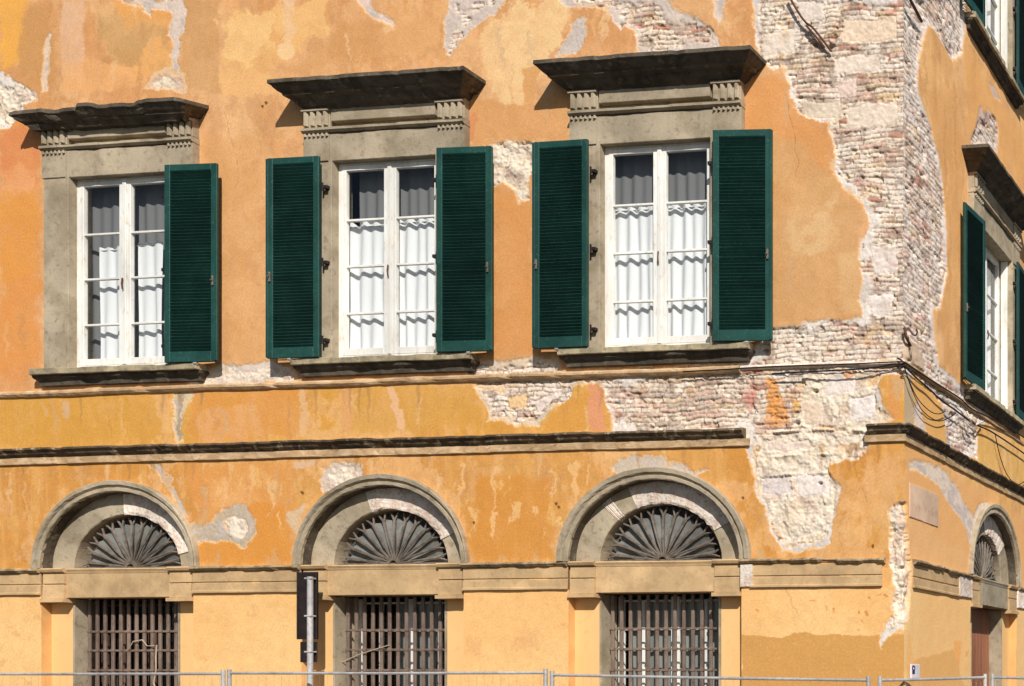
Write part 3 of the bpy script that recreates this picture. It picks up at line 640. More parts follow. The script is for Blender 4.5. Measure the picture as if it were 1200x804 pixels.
def opening(c_win, c_bay):
    def k(U, Z):
        a = np.ones(U.shape, bool)
        for c in c_win: a &= ~((abs(U-c) < .76) & (Z > 5.88) & (Z < 8.55))
        for c in c_bay:
            a &= ~((abs(U-c) < 1.1) & (Z < 3.42)); a &= ~((((U-c)/1.12)**2+((Z-ZC)/1.0)**2 < 1) & (Z > 3.3))
        return a
    return k
house = empty('town_house')
tag(house, 'old three storey corner house with peeling orange plaster, green shutters and arched ground floor windows', 'house')
k_m = opening([c for c, _ in WINS], BAYS)
main.mesh('wall', k_m, place_main, house)
k_s0 = opening([SWIN], [SBAY])
def k_s(U, Z): return k_s0(U, Z) & ~((abs(U-SWIN) < .76) & (Z > 10.72) & (Z < 13.0))
side.mesh('wall', k_s, place_side, house)
# rest of the shell
MB().box(-18.99, -.4, -10, -9.8, 0, TOP).box(-19.2, -18.99, -10, -.01, 0, TOP).build('rear_wall', PALE, house)
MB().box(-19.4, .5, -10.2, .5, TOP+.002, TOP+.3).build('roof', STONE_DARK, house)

# ------------------------------------------------------------------ string courses
def strings(parent):
    # upper string just under the sills
    pr = [(-.02, 5.69), (.035, 5.685), (.052, 5.665), (.052, 5.64), (.03, 5.615), (.012, 5.605), (-.02, 5.60)]
    MB().sweep(pr, -15, -2.0, .09, .007).build('string_course', FASCIA, parent)
    pq_ = [(-.05, 5.69), (.012, 5.685), (.024, 5.67), (.024, 5.65), (.0, 5.635), (-.05, 5.63)]
    MB().sweep(pq_, -1.995, 0, .06, .009, 'flat', 'mitre').build('string_course', LIME, parent)
    MB().sweep(pq_, 0, 9, .09, .007, 'mitre', 'flat').build('string_course', FASCIA, parent, rz=R(90))
    # lower string: moulded crown, broken off near the corner
    cr = [(-.02, 4.955), (.09, 4.945), (.115, 4.935), (.115, 4.915), (.09, 4.90), (.07, 4.865), (.045, 4.85), (.035, 4.835), (-.02, 4.83)]
    fa = [(-.02, 4.832), (.03, 4.831), (.032, 4.75), (.024, 4.742), (-.02, 4.742)]
    uL = wall_pt(874, 510)[0]; uR = wall_pt(1019, 510)[0]
    for q in ((-15, -10.9), (-10.9, -8.1), (-8.095, -5.2), (-5.195, uL)):
        MB().sweep(cr, q[0], q[1], .07, .008).build('string_course', LEDGE_C, parent)
        MB().sweep(fa, q[0], q[1]+(.05 if q[1] == uL else 0), .07, .005).build('string_course', FASCIA, parent)
    MB().sweep(cr, uR, 0, .05, .01, 'flat', 'mitre').build('string_course', LEDGE_C, parent)
    MB().sweep(fa, uR-.05, 0, .07, .005, 'flat', 'mitre').build('string_course', FASCIA, parent)
    MB().sweep(cr, 0, 9, .07, .008, 'mitre', 'flat').build('string_course', LEDGE_C, parent, rz=R(90))
    MB().sweep(fa, 0, 9, .07, .005, 'mitre', 'flat').build('string_course', FASCIA, parent, rz=R(90))
    # impost band between the bays
    ld = [(-.02, 3.425), (.05, 3.415), (.07, 3.405), (.07, 3.385), (.04, 3.36), (.018, 3.355), (-.02, 3.35)]
    bd = [(-.02, 3.352), (.014, 3.352), (.014, 3.225), (.002, 3.22), (.002, 3.205), (.016, 3.20), (.018, 3.115), (.034, 3.105), (.034, 3.085), (-.02, 3.08)]
    segs = [(-15, BAYS[0]-1.1), (BAYS[0]+1.1, BAYS[1]-1.1), (BAYS[1]+1.1, BAYS[2]-1.1)]
    for a, b in segs:
        MB().sweep(ld, a, b, .06, .009).build('impost_band', LEDGE, parent); MB().sweep(bd, a, b, .1, .003).build('impost_band', BAND, parent)
    uc = wall_pt(1038, 660)[0]
    MB().sweep(ld, BAYS[2]+1.1, uc, .05, .016).build('impost_band', LEDGE, parent); MB().sweep(bd, BAYS[2]+1.22, uc-.04, .1, .003).build('impost_band', BAND, parent)
    MB().rough(BAYS[2]+1.1, BAYS[2]+1.25, -.02, .03, 3.09, 3.352, .04, .01).build('impost_band', LIME, parent)
    s0 = side_pt(1069, 670)[0]
    MB().sweep(ld, s0, SBAY-1.1, .05, .012).build('impost_band', LEDGE, parent, rz=R(90)); MB().sweep(bd, s0, SBAY-1.1-.5, .1, .003).build('impost_band', BAND, parent, rz=R(90))
    MB().rough(SBAY-1.6, SBAY-1.1, -.02, .03, 3.09, 3.352, .05, .01).build('impost_band', LIME, parent, rz=R(90))
    MB().sweep(ld, SBAY+1.1, 9, .08, .012).build('impost_band', LEDGE, parent, rz=R(90)); MB().rough(SBAY+1.1, 9, -.02, .03, 3.09, 3.352, .06, .012).build('impost_band', LIME, parent, rz=R(90))
LEDGE_C = mat('stained_crown_shaded', (116, 98, 76), n1=(84, 72, 58), sc1=6, n2=(214, 196, 164), sc2=8, bump=.6, bsc=30, bdist=.01)  # stained stone, with the shade under the crown put into its base colour
strings(house)

# ------------------------------------------------------------------ upper windows
def make_surround(parent, rz, drop=0., broken=False, seed=1):
    """stone jambs, lintel, taenia, frieze with grooved blocks; cornice and sill are its sub-parts"""
    b = MB(); b.rnd = random.Random(seed)
    for s_ in (-1, 1):
        u0, u1 = sorted((s_*.702, s_*1.07))
        b.rough(u0, u1, -.22, .075, 5.93, 8.352, .12, .005)
        b.box(*sorted((s_*.698, s_*.745)), .0, .088, 5.93, 8.36)          # bead round the opening
        u0, u1 = sorted((s_*.735, s_*1.085))
        b.rough(u0, u1, -.02, .088, 8.356, 8.69, .12, .003)
    b.rough(-.733, .733, -.22, .080, 8.354, 8.69, .1, .003)
    b.sweep([(-.02, 8.765), (.10, 8.76), (.125, 8.75), (.125, 8.72), (.10, 8.70), (-.02, 8.692)], -1.09, 1.09, .07, .004)
    b.box(-.70, .70, -.03, .012, 8.767, 8.83, .002)                       # recessed line
    b.rough(-.70, .70, -.02, .095, 8.832, 9.05-drop*0, .1, .003)
    o = b.build('window_surround', STONE, parent, rz=rz)
    for s_ in (-1, 1):                                                    # grooved blocks
        g = MB(); g.rnd = random.Random(seed+3)
        u0, u1 = sorted((s_*.725, s_*1.08))
        g.box(u0, u1, -.02, .085, 8.768, 9.06)
        wv = (u1-u0)/4
        for k in range(4): g.tube([(u0+wv*(k+.5), .095, 8.785), (u0+wv*(k+.5), .095, 8.95)], wv*.33, 6)
        for k in range(6): g.tube([(u0+(u1-u0)*(k+.5)/6, .10, 8.69), (u0+(u1-u0)*(k+.5)/6, .098, 8.655)], [.012, .018], 5)
        g.box(u0-.006, u1+.006, -.02, .13, 8.955, 8.985)
        g.build('frieze_block', STONE, o)
    c = MB(); c.rnd = random.Random(seed+5)
    zt = 9.245-drop*.0
    pr = [(-.02, zt+.015), (.37, zt), (.372, zt-.045), (.345, zt-.055), (.335, zt-.075), (.30, zt-.11), (.27, zt-.125), (.262, zt-.15), (.20, zt-.165), (.17, zt-.215), (.12, zt-.25), (.10, zt-.27), (-.02, zt-.28)]
    if broken: pr = [(d*(.93 if d > .2 else 1), z) for d, z in pr]
    c.sweep(pr, -.975, .975, .05, .011 if broken else .0045, 'return', 'return')
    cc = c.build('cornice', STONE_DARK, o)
    if broken:   # sagging, crumbled top slab: the front edge has worn into steps
        for v in cc.data.vertices:
            x, y, z = v.co
            sg_ = random.Random(int((x+9+.04*math.sin(x*9))/.31)); a1, a2 = sg_.uniform(0, .05), sg_.uniform(0, .06)
            if y < -.24: v.co.y += a2; v.co.z -= a1 if z > 9.12 else a1*.3
            v.co.z -= .10*(1 if y < -.15 else .6)
    s = MB(); s.rnd = random.Random(seed+9)
    s.rough(-1.20, 1.20, -.22, .15, 5.855, 5.93, .07, .007)
    so_ = s.build('sill', SILLST, o)
    s = MB(); s.rnd = random.Random(seed+10)
    s.sweep([(-.02, 5.857), (.11, 5.855), (.10, 5.82), (.06, 5.79), (.05, 5.735), (-.02, 5.725)], -1.10, 1.10, .08, .006, 'return', 'return')
    s.build('sill_moulding', STONE_DARK, o)  # dark stone paints in the shaded underside of the sill
    return o

def pane(u0, u1, d, z0, z1, parent):
    b = MB(); b.v = [(u0, -d, z0), (u1, -d, z0), (u1, -d, z1), (u0, -d, z1)]; b.f = [(0, 1, 2, 3)]
    return b.build('glass_pane', GLASS, parent)
def make_window(parent, rz):
    y0, y1 = -.075, -.02       # frame depth range behind the wall face
    f = MB()
    f.box(-.705, -.655, y0, y1, 5.935, 8.42).box(.655, .705, y0, y1, 5.935, 8.42).box(-.655, .655, y0, y1, 8.33, 8.42).box(-.655, .655, y0, y1+.012, 5.935, 5.985)
    o = f.build('window', WHITE, parent, rz=rz)
    zb, zt = 5.988, 8.327
    for s_ in (-1, 1):
        a, b_ = (-.652, -.004) if s_ < 0 else (.004, .652)
        c = MB(); d0, d1 = y0+.008, y1+.006
        c.box(a, a+(.055 if s_ < 0 else .078), d0, d1, zb, zt).box(b_-(.078 if s_ < 0 else .055), b_, d0, d1, zb, zt)
        gl0, gl1 = a+(.055 if s_ < 0 else .078), b_-(.078 if s_ < 0 else .055)
        c.box(gl0, gl1, d0, d1, zt-.065, zt-.001).box(gl0, gl1, d0, d1, zb+.001, zb+.085)
        for zz in (7.655, 7.085, 6.505): c.box(gl0, gl1, d0+.012, d1-.004, zz-.013, zz+.013, .003)
        if s_ > 0: c.box(-.022, .03, d1, d1+.016, zb, zt)
        c.build('casement', WHITE, o)
        pane(gl0-.004, gl1+.004, d0+.02, zb+.08, zt-.06, o)
    h = MB().tube([(.005, .02, 6.93), (.005, .03, 7.0), (.005, .02, 7.07)], .009).build('handle', IRON, o)
    return o

def make_shutter(parent, side_, rz):
    """one louvred leaf; origin at its hinge edge, leaf running to +u (side +1) or -u (side -1)"""
    W_, z0, z1, t_ = .69, 5.935, 8.385, .036
    f = MB(); U = (lambda a, b: (a, b)) if side_ > 0 else (lambda a, b: (-b, -a))
    st = .072
    f.box(*U(0, st), 0, t_, z0, z1).box(*U(W_-st, W_), 0, t_, z0, z1)
    f.box(*U(st, W_-st), .001, t_-.001, z1-.08, z1).box(*U(st, W_-st), .001, t_-.001, z0, z0+.13)
    f.box(*U(W_-.02, W_+.014), t_*.4, t_+.008, z0+.01, z1-.01, .003)
    o = f.build('shutter', GREEN, parent, rz=rz)
    l = MB(); n = 58; p0, p1 = z0+.128, z1-.078
    for k in range(n):
        zc = p0+(p1-p0)*(k+.5)/n; a = len(l.v); h = .052; th = .007
        ang = R(48)
        du, dz = math.cos(ang)*h/2, math.sin(ang)*h/2
        nx, nz_ = math.sin(ang)*th/2, math.cos(ang)*th/2
        cd = t_/2
        for uu in U(st-.004, W_-st+.004):
            for (sd1, sn) in ((-1, -1), (1, -1), (1, 1), (-1, 1)):
                l.v.append((uu, -(cd+du*sd1*.8+nx*sn), zc+dz*sd1*.8-nz_*sn+random.uniform(-.001, .001)))
        l.f += [(a, a+1, a+2, a+3), (a+7, a+6, a+5, a+4)]+[(a+i, a+4+i, a+4+(i+1) % 4, a+(i+1) % 4) for i in range(4)]
    l.build('louvre_slats', GREEN, o)
    lt = MB(); c = .65 if side_ > 0 else -.65
    lt.box(c-.012, c+.012, t_, t_+.018, 6.87, 6.99, .003).tube([(c, t_+.012, 6.93), (c, t_+.04, 6.93)], .008)
    lt.build('latch', FAN, o)
    kb = MB(); c = .40*side_; kb.tube([(c-.02, t_*.5, z0-.015), (c+.02, t_*.5, z0-.015)], .018); kb.build('stay_tab', GALV, o)
    for zz in (6.15, 7.1, 8.02):
        hg = MB(); q = -.02*side_
        hg.box(*sorted((q, q-.06*side_)), -.05, .0, zz-.02, zz+.02, .003).tube([(q, .0, zz-.05), (q, .0, zz+.05)], .012)
        hg.build('hinge', BLACK, o)
    return o

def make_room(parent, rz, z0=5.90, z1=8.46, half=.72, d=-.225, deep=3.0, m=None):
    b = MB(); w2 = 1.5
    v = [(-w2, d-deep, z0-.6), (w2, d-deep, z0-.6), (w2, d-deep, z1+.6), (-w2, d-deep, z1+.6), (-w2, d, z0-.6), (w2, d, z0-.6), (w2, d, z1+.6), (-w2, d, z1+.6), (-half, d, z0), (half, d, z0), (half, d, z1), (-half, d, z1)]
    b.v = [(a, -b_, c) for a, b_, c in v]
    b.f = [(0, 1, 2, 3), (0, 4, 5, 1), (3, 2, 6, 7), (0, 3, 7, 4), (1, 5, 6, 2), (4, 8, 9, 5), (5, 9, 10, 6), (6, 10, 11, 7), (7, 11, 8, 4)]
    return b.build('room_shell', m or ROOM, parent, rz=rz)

sur = make_surround(house, 0, seed=2); sur.location.x = WINS[2][0]
sur1 = copy_tree(sur, house); sur1.location.x = WINS[1][0]
for ch in children(sur1):
    if ch.name.startswith('cornice'): ch.scale.x = .965
surb = make_surround(house, 0, drop=.11, broken=True, seed=7); surb.location.x = WINS[0][0]
for ch in children(surb):
    if ch.name.startswith('cornice'): ch.scale.x = .955; ch.location.x = -.04
win = make_window(house, 0); win.location.x = WINS[2][0]
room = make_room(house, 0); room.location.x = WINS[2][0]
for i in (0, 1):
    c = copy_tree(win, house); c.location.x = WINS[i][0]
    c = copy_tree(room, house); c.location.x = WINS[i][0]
shR = make_shutter(house, 1, 0); shL = make_shutter(house, -1, 0)
def put_shutter(proto, used, u, d, tilt, on_side=False, dz=0):
    o = copy_tree(proto, house) if used else proto
    if on_side: o.location = (d, u, dz); o.rotation_euler.z = R(90)+tilt
    else: o.location = (u, -d, dz); o.rotation_euler.z = tilt
    return o
put_shutter(shR, 0, WINS[2][0]+.785, .155, R(5)); put_shutter(shR, 1, WINS[1][0]+.79, .15, R(3.2)); put_shutter(shR, 1, WINS[0][0]+.79, .15, R(3.0))
put_shutter(shL, 0, WINS[2][0]-.80, .135, R(0)); put_shutter(shL, 1, WINS[1][0]-.80, .135, R(1))
# side front: one window on the main storey, one above it
SZ = .94
for dz, u in ((5.93*(1-SZ), SWIN), (4.95+5.93*(1-SZ), SWIN)):
    for proto in (sur, win, room):
        o = copy_tree(proto, house); o.location = (-.09 if proto is win else 0, u, dz); o.rotation_euler.z = R(90); o.scale.z = SZ
    o = put_shutter(shL, 1, u-.80, .12, R(-4.5), True, dz); o.scale.z = SZ
    o = put_shutter(shR, 1, u+.785, .12, R(3.5), True, dz); o.scale.z = SZ
for z0 in (0, 4.95):
    MB().box(.672, .697, -.085, .015, 5.93*SZ+5.93*(1-SZ)+z0, 8.35*SZ+5.93*(1-SZ)+z0, .003).build('white_reveal', WHITE, house, (0, SWIN, 0), R(90))
# ------------------------------------------------------------------ arched bays
DREC = -.12
def half_ellipse_panel(b, rx, rz, cz, d, n=40, z0=None):
    a = len(b.v); b.v.append((0, -d, cz))
    for k in range(n+1): t_ = math.pi*k/n; b.v.append((rx*math.cos(t_), -d, cz+rz*math.sin(t_)))
    b.f += [(a, a+1+k, a+2+k) for k in range(n)]
def make_arch(parent, rz, lrx=.78, lrz=.685, hw=.78, seed=1, door=False, patches=((35, 100),), axr=1.0):
    b = MB(); b.rnd = random.Random(seed)
    ox, oz = 1.225*axr, 1.095
    b.ring(ZC, [(1.085, .955, .0), (1.085, .955, .035), (1.095, .965, .045), (1.13, 1.0, .045), (1.137, 1.006, .03), (1.145, 1.014, .03), (1.155, 1.03, .05), (1.165, 1.04, .062), (ox-.008, oz-.006, .066), (ox, oz, .055), (ox+.004, oz+.004, -.02)], n=56, j=.0035)
    o = b.build('archivolt', STONE, parent, rz=rz)
    sf = MB(); sf.rnd = random.Random(seed+8)
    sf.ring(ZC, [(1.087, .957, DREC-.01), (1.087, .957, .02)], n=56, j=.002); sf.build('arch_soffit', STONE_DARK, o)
    # tympanum ring: a recessed stone face with the lunette cut through it
    r = MB(); r.rnd = random.Random(seed+1)
    r.ring(ZC, [(1.10, .97, DREC), (.93, .82, DREC), (lrx+.01, lrz+.01, DREC), (lrx, lrz, DREC-.01), (lrx, lrz, DREC-.20)], n=48, j=.003)
    r.build('arch_ring', STONE, o)
    for a0, a1 in patches:
        q = MB(); q.rnd = random.Random(seed+4)
        q.ring(ZC, [(1.088, .960, DREC), (1.07, .945, DREC+.012), (lrx+.03, lrz+.03, DREC+.012), (lrx+.004, lrz+.004, DREC+.004), (lrx-.003, lrz-.003, DREC-.06)], R(a0), R(a1), n=18, j=.009)
        q.build('arch_patch', LIME, o)
    # lintel and impost blocks
    l = MB(); l.rnd = random.Random(seed+2)
    l.rough(-hw+.02, hw-.02, DREC-.15, -.02, 3.04, 3.35, .1, .003)
    l.sweep([(-.3, 3.425), (-.012, 3.415), (.0, 3.40), (-.012, 3.375), (-.018, 3.352), (-.3, 3.352)], -hw+.02, hw-.02, .1, .003)
    lo = l.build('lintel', BAND if not door else STONE, parent, rz=rz)
    for s_ in (-1, 1):
        m = MB(); m.rnd = random.Random(seed+6)
        u0, u1 = sorted((s_*(hw-.018), s_*1.075))
        m.rough(u0, u1, DREC-.02, .0, 3.22, 3.355, .1, .003).rough(u0, u1, DREC-.02, .008, 3.03, 3.212, .1, .004)
        m.sweep([(DREC, 3.425), (.03, 3.415), (.045, 3.40), (.03, 3.37), (.0, 3.357), (DREC, 3.357)], u0-.01, u1+.01, .08, .005)
        m.sweep([(DREC, 3.03), (.035, 3.028), (.035, 2.985), (DREC, 2.98)], u0-.02, u1+.02, .08, .004)
        m.build('impost', BAND, lo)
    # recessed plaster strips and reveals of the bay
    for s_ in (-1, 1):
        u0, u1 = sorted((s_*hw, s_*1.1))
        MB().box(u0, u1, DREC-.15, DREC, 0, 3.0, 0).build('bay_strip', PALE, parent, rz=rz)
        u0, u1 = sorted((s_*1.1, s_*1.104))
        MB().box(u0, u1, DREC-.02, -.001, 0, 3.42, 0).build('bay_reveal', REVEAL, parent, rz=rz)
        u0, u1 = sorted((s_*(hw-.004), s_*(hw-.03)))
        MB().rough(u0, u1, DREC-.30, DREC+.006, 0, 3.03, .15, .002).build('jamb', STONE, parent, rz=rz)
    return o
def make_fan(parent, rz, lrx, lrz):
    """fan grille: rays with forked tips, held by a half hub, in front of a dull board"""
    d = DREC-.075
    b = MB(); n = 13
    b.ring(ZC+.01, [(.05, .05, d-.02), (.05, .05, d+.03), (.085, .085, d+.03), (.085, .085, d-.02)], n=14, j=0)
    for k in range(n):
        t_ = math.pi*(k+.5)/n
        P = lambda r, a, dd=0: (r*lrx*math.cos(a), d+dd, ZC+.02+r*lrz*math.sin(a))
        wob = .012*math.sin(k*7)
        b.tube([P(.10, t_), P(.4, t_+wob*.3, .014), P(.80, t_)], [.010, .015, .020], 5)
        b.tube([P(.78, t_), P(.93, t_+.07)], [.014, .010], 5); b.tube([P(.78, t_), P(.93, t_-.07)], [.014, .010], 5)
    b.box(-lrx+.01, lrx-.01, d-.012, d+.012, ZC+.003, ZC+.03)
    o = b.build('fan_grille', FAN, parent, rz=rz)
    # fan-shaped board behind the rays, pleated between them
    q = MB(); a = 0; m = n*2
    q.v.append((0, -(d-.045), ZC+.0))
    for k in range(m+1):
        t_ = math.pi*k/m; rr = .87 if k % 2 else .83
        q.v.append((rr*lrx*math.cos(t_), -(d-.045+(.03 if k % 2 else 0)), ZC+rr*lrz*math.sin(t_)))
    q.f = [(0, k+1, k+2) for k in range(m)]
    q.build('fan_board', FANBACK, o)
    g = MB(); half_ellipse_panel(g, lrx+.02, lrz+.02, ZC, d-.13)
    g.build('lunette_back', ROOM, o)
    return o
def make_grille(parent, rz, hw):
    d = DREC-.13; b = MB(); n = 13; rd = random.Random(5)
    for k in range(n):
        u = -hw+.03+(2*hw-.06)*(k+.5)/n
        b.box(u-.02, u+.02, d-.012, d+.012, .6, 3.03, .004)
    for zz in (.9, 1.15, 1.4, 1.64, 1.88, 2.12, 2.375, 2.62):
        b.box(-hw+.03, hw-.03, d-.02, d-.012-.001, zz-.012, zz+.012, .003)
        for k in range(n):
            u = -hw+.03+(2*hw-.06)*(k+.5)/n; b.box(u-.026, u+.026, d-.022, d+.02, zz-.016, zz+.016, .003)
    return b.build('window_grille', GRILLE, parent, rz=rz)
def make_low_window(parent, rz, hw, fm):
    d = DREC-.34; b = MB()
    b.box(-hw+.03, -hw+.10, d-.03, d+.02, .7, 3.02).box(hw-.10, hw-.03, d-.03, d+.02, .7, 3.02).box(-.055, .055, d-.03, d+.02, .7, 3.02)
    for zz in (.75, 1.64, 2.375, 2.62, 2.97): b.box(-hw+.10, -.055, d-.025, d+.015, zz-.012, zz+.012).box(.055, hw-.10, d-.025, d+.015, zz-.012, zz+.012)
    for u in (-.42, .40): b.box(u-.02, u+.02, d-.025, d+.018, .7, 2.97)
    o = b.build('lower_window', fm, parent, rz=rz)
    pane(-hw+.03, hw-.03, d-.01, .7, 3.0, o)
    return o
DARKWOOD = mat('brown_window_wood', (120, 92, 78), n1=(96, 74, 62), sc1=8, bump=.2, stretch=(1, 1, .3))
PATCHES = [((14, 92),), ((26, 108),), ((30, 112), (126, 134))]
for i, c in enumerate(BAYS):
    for o in (make_arch(house, 0, seed=20+i, patches=PATCHES[i], axr=(.97, .96, 1.0)[i]),): o.location.x = c
    for o in children(house):
        if o.name.split('.')[0] in ('lintel', 'bay_strip', 'bay_reveal', 'jamb') and o.location.x == 0: o.location.x = c
    if i == 0:
        fan = make_fan(house, 0, .78, .685); gr = make_grille(house, 0, .78)
        fan.location.x = c; gr.location.x = c
    else:
        f2 = copy_tree(fan, house); f2.location.x = c; g2 = copy_tree(gr, house); g2.location.x = c
    lw = make_low_window(house, 0, .78, DARKWOOD if i == 0 else WHITE); lw.location.x = c
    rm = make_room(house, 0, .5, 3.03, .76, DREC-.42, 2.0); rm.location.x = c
    rm = make_room(house, 0, ZC-.02, ZC+.8, .8, DREC-.32, .3)
    bpy.data.objects.remove(rm)
# side bay with the door
so = make_arch(house, R(90), lrx=.70, lrz=.66, hw=.72, seed=31, door=True, patches=((40, 100),), axr=.96); so.location.y = SBAY
for o in children(house):
    if o.name.split('.')[0] in ('lintel', 'bay_strip', 'bay_reveal', 'jamb') and abs(o.location.x) < 1e-6: o.location.y = SBAY
fs = make_fan(house, R(90), .70, .66); fs.location.y = SBAY
dr = MB().box(-.69, .69, DREC-.24, DREC-.19, 0, 3.04)
for k in range(9):
    dr.box(-.68+k*.151, -.68+k*.151+.145, DREC-.19, DREC-.182, .05, 3.0, .003)
do = dr.build('door', DOOR, house, rz=R(90)); do.location.y = SBAY
MB().tube([(.5, DREC-.18, 1.05), (.5, DREC-.12, 1.05)], .02).box(.42, .56, DREC-.13, DREC-.11, 1.04, 1.06).build('door_handle', IRON, do)

# ------------------------------------------------------------------ curtains (hang inside: things of their own)
def curtain(c, u0, u1, d, z0, z1, folds, amp, m, label, group, cat='curtain', peak=.05, rod=True, sway=0.):
    o = empty('curtain', (c+(u0+u1)/2, -d, z0)); hw = (u1-u0)/2; H = z1-z0
    nu, nz = folds*10, 24; b = MB(); rd = random.Random(int((c+u0)*1000) & 0xffff); ph = rd.uniform(0, 6)
    for i in range(nz+1):
        tz = i/nz
        for k in range(nu+1):
            tu = k/nu; f = math.sin(tu*folds*2*math.pi+ph+.5*math.sin(tz*2.1+ph))
            f = .75*f+.4*math.sin(tu*folds*3.7+ph*2+tz)
            a = amp*(1-.35*tz)
            zz = H*tz
            if i == nz: zz += peak*(.3+f*.7)*abs(math.sin(tu*folds*math.pi+.4))
            b.v.append((-hw+2*hw*tu+.008*math.sin(tz*5+tu*9)+sway*(1-tz)*(tu-.5), -(a*f), zz))
    for i in range(nz):
        for k in range(nu): q = i*(nu+1)+k; b.f.append((q, q+1, q+nu+2, q+nu+1))
    cl = b.build('cloth', m, o)
    for pl in cl.data.polygons: pl.use_smooth = True
    if rod: MB().tube([(-hw-.03, .0, H-.03), (hw+.03, .0, H-.03)], .006).build('rod', GALV, o)
    tag(o, label, cat, group)
    return o
G = 'white cotton curtains behind the upper windows'
w1, w2, w3 = (x for x, _ in WINS)
ZB = 6.0
curtain(w3, -.67, -.12, -.12, ZB, 7.66, 4, .026, CURT, 'gathered white curtain filling the left casement of the window nearest the peeling corner', G)
curtain(w3, .02, .56, -.12, ZB, 7.66, 4, .028, CURT, 'gathered white curtain filling the right casement of the window nearest the peeling corner', G)
curtain(w2, -.62, -.13, -.12, ZB, 7.64, 3, .026, CURT, 'white curtain with a dark gap on its left in the middle window', G)
curtain(w2, .03, .60, -.12, ZB, 7.66, 4, .026, CURT, 'white curtain in the right casement of the middle window beside its shutter', G)
curtain(w1, -.50, -.18, -.14, ZB, 7.52, 2, .02, CURT, 'white curtain drawn half aside in the left casement of the leftmost window', G)
curtain(w1, .06, .40, -.14, ZB, 7.56, 2, .02, CURT, 'narrow white curtain in the right casement of the leftmost window next to its shutter', G)
G2 = 'grey net curtains behind the upper windows'
curtain(w1, -.72, .70, -.215, 5.98, 8.40, 9, .02, NET, 'dim grey net curtain deep inside the leftmost window', G2, peak=0, rod=False)
curtain(w2, -.58, .70, -.215, 5.98, 8.40, 9, .02, NET, 'dim grey net curtain deep inside the middle window', G2, peak=0, rod=False)
curtain(w3, -.69, .70, -.215, 5.98, 8.40, 10, .02, NET, 'dim grey net curtain deep inside the window nearest the peeling corner', G2, peak=0, rod=False)
def side_curtain(z, label):
    o = curtain(0, -.6, .6, 0, ZB, 8.2, 9, .02, CURT, label, 'white curtains behind the side street windows', peak=0)
    o.location = (-.225, SWIN, ZB+z); o.scale.z = .93; o.rotation_euler.z = R(90)
side_curtain(0, 'white curtain behind the side street window below the projecting cornice')
side_curtain(4.86, 'white curtain behind the topmost side street window at the upper right corner')

BLIND = curtain_mat('pale_grey_linen', (176, 182, 178), .3)
curtain(BAYS[2], -.60, .62, DREC-.40, .9, 2.98, 7, .012, BLIND, 'pale grey linen curtain behind the grille of the arched window nearest the corner', 'linen curtains behind the ground floor grilles', peak=0, rod=False)
curtain(BAYS[1], -.20, .30, DREC-.40, .9, 2.98, 3, .012, BLIND, 'narrow grey linen curtain behind the grille of the middle arched window', 'linen curtains behind the ground floor grilles', peak=0, rod=False)

# ------------------------------------------------------------------ cables, irons, plaque, tags
def cable(pts, r, label, side_=False, group=None, name='cable'):
    """pts: (px, py, stand-off)"""
    P = []
    for q in pts:
        a, z = (side_pt if side_ else wall_pt)(q[0], q[1], q[2]); P.append((a, q[2], z))
    # smooth
    Q = []
    for i in range(len(P)-1):
        p0, p1, p2, p3 = P[max(i-1, 0)], P[i], P[i+1], P[min(i+2, len(P)-1)]
        for k in range(6):
            t_ = k/6
            Q.append(tuple(.5*((2*p1[j])+(-p0[j]+p2[j])*t_+(2*p0[j]-5*p1[j]+4*p2[j]-p3[j])*t_*t_+(-p0[j]+3*p1[j]-3*p2[j]+p3[j])*t_**3) for j in range(3)))
    Q.append(P[-1])
    base = Q[0]; b = MB().tube([(x-base[0], d-base[1], z-base[2]) for x, d, z in Q], r, 6)
    o = b.build(name, CABLE, None, (base[1], base[0], base[2]) if side_ else (base[0], -base[1], base[2]), R(90) if side_ else 0)
    return tag(o, label, 'cable', group)
GC = 'black cables clipped round the corner of the house'
cable([(800, 435.5, .07), (840, 433.5, .07), (880, 431, .06), (920, 429, .06), (967, 427.5, .06), (1010, 426, .06), (1040, 424.5, .06), (1058, 424, .05)], .008, 'thin black cable running along the bricks from the third window sill to the corner', False, GC)
cable([(905, 438, .07), (960, 435, .07), (1000, 433, .07), (1030, 430, .06), (1045, 427, .06), (1058, 427, .05)], .010, 'black cable rising to the corner just under the long thin one', False, GC)
cable([(1059, 424, .04), (1080, 438, .06), (1100, 451, .06), (1125, 467, .06), (1140, 480, .08), (1165, 492, .07), (1185, 503, .06), (1215, 523, .06)], .010, 'thick black cable running down the side street wall from the corner', True, GC)
cable([(1059, 428, .04), (1075, 444, .05), (1088, 455, .05), (1103, 469, .06), (1120, 481, .06), (1140, 496, .06), (1160, 505, .06), (1185, 521, .06), (1215, 542, .06)], .011, 'thick black cable lying just below its twin on the side street wall', True, GC)
cable([(1059, 429, .04), (1066, 448, .05), (1076, 468, .05), (1090, 482, .05), (1100, 485, .05), (1108, 482, .05)], .006, 'slack black cable hanging in a short loop from the corner', True, GC)
cable([(1060, 430, .04), (1068, 455, .05), (1080, 480, .05), (1095, 492, .05), (1104, 493, .05), (1115, 488, .05), (1120, 484, .05)], .006, 'slack black cable hanging lowest below the corner', True, GC)
cable([(1166, 508, .05), (1172, 535, .05), (1180, 556, .05), (1190, 567, .05), (1198, 566, .05), (1206, 558, .05)], .007, 'black cable drooping in a loop at the right edge above the side arch', True, GC)
def iron(name, pts, r, label, side_=False, cat='iron bar', m=None):
    o = cable(pts, r, label, side_, None, name); o.data.materials[0] = m or IRON; o['category'] = cat
    return o
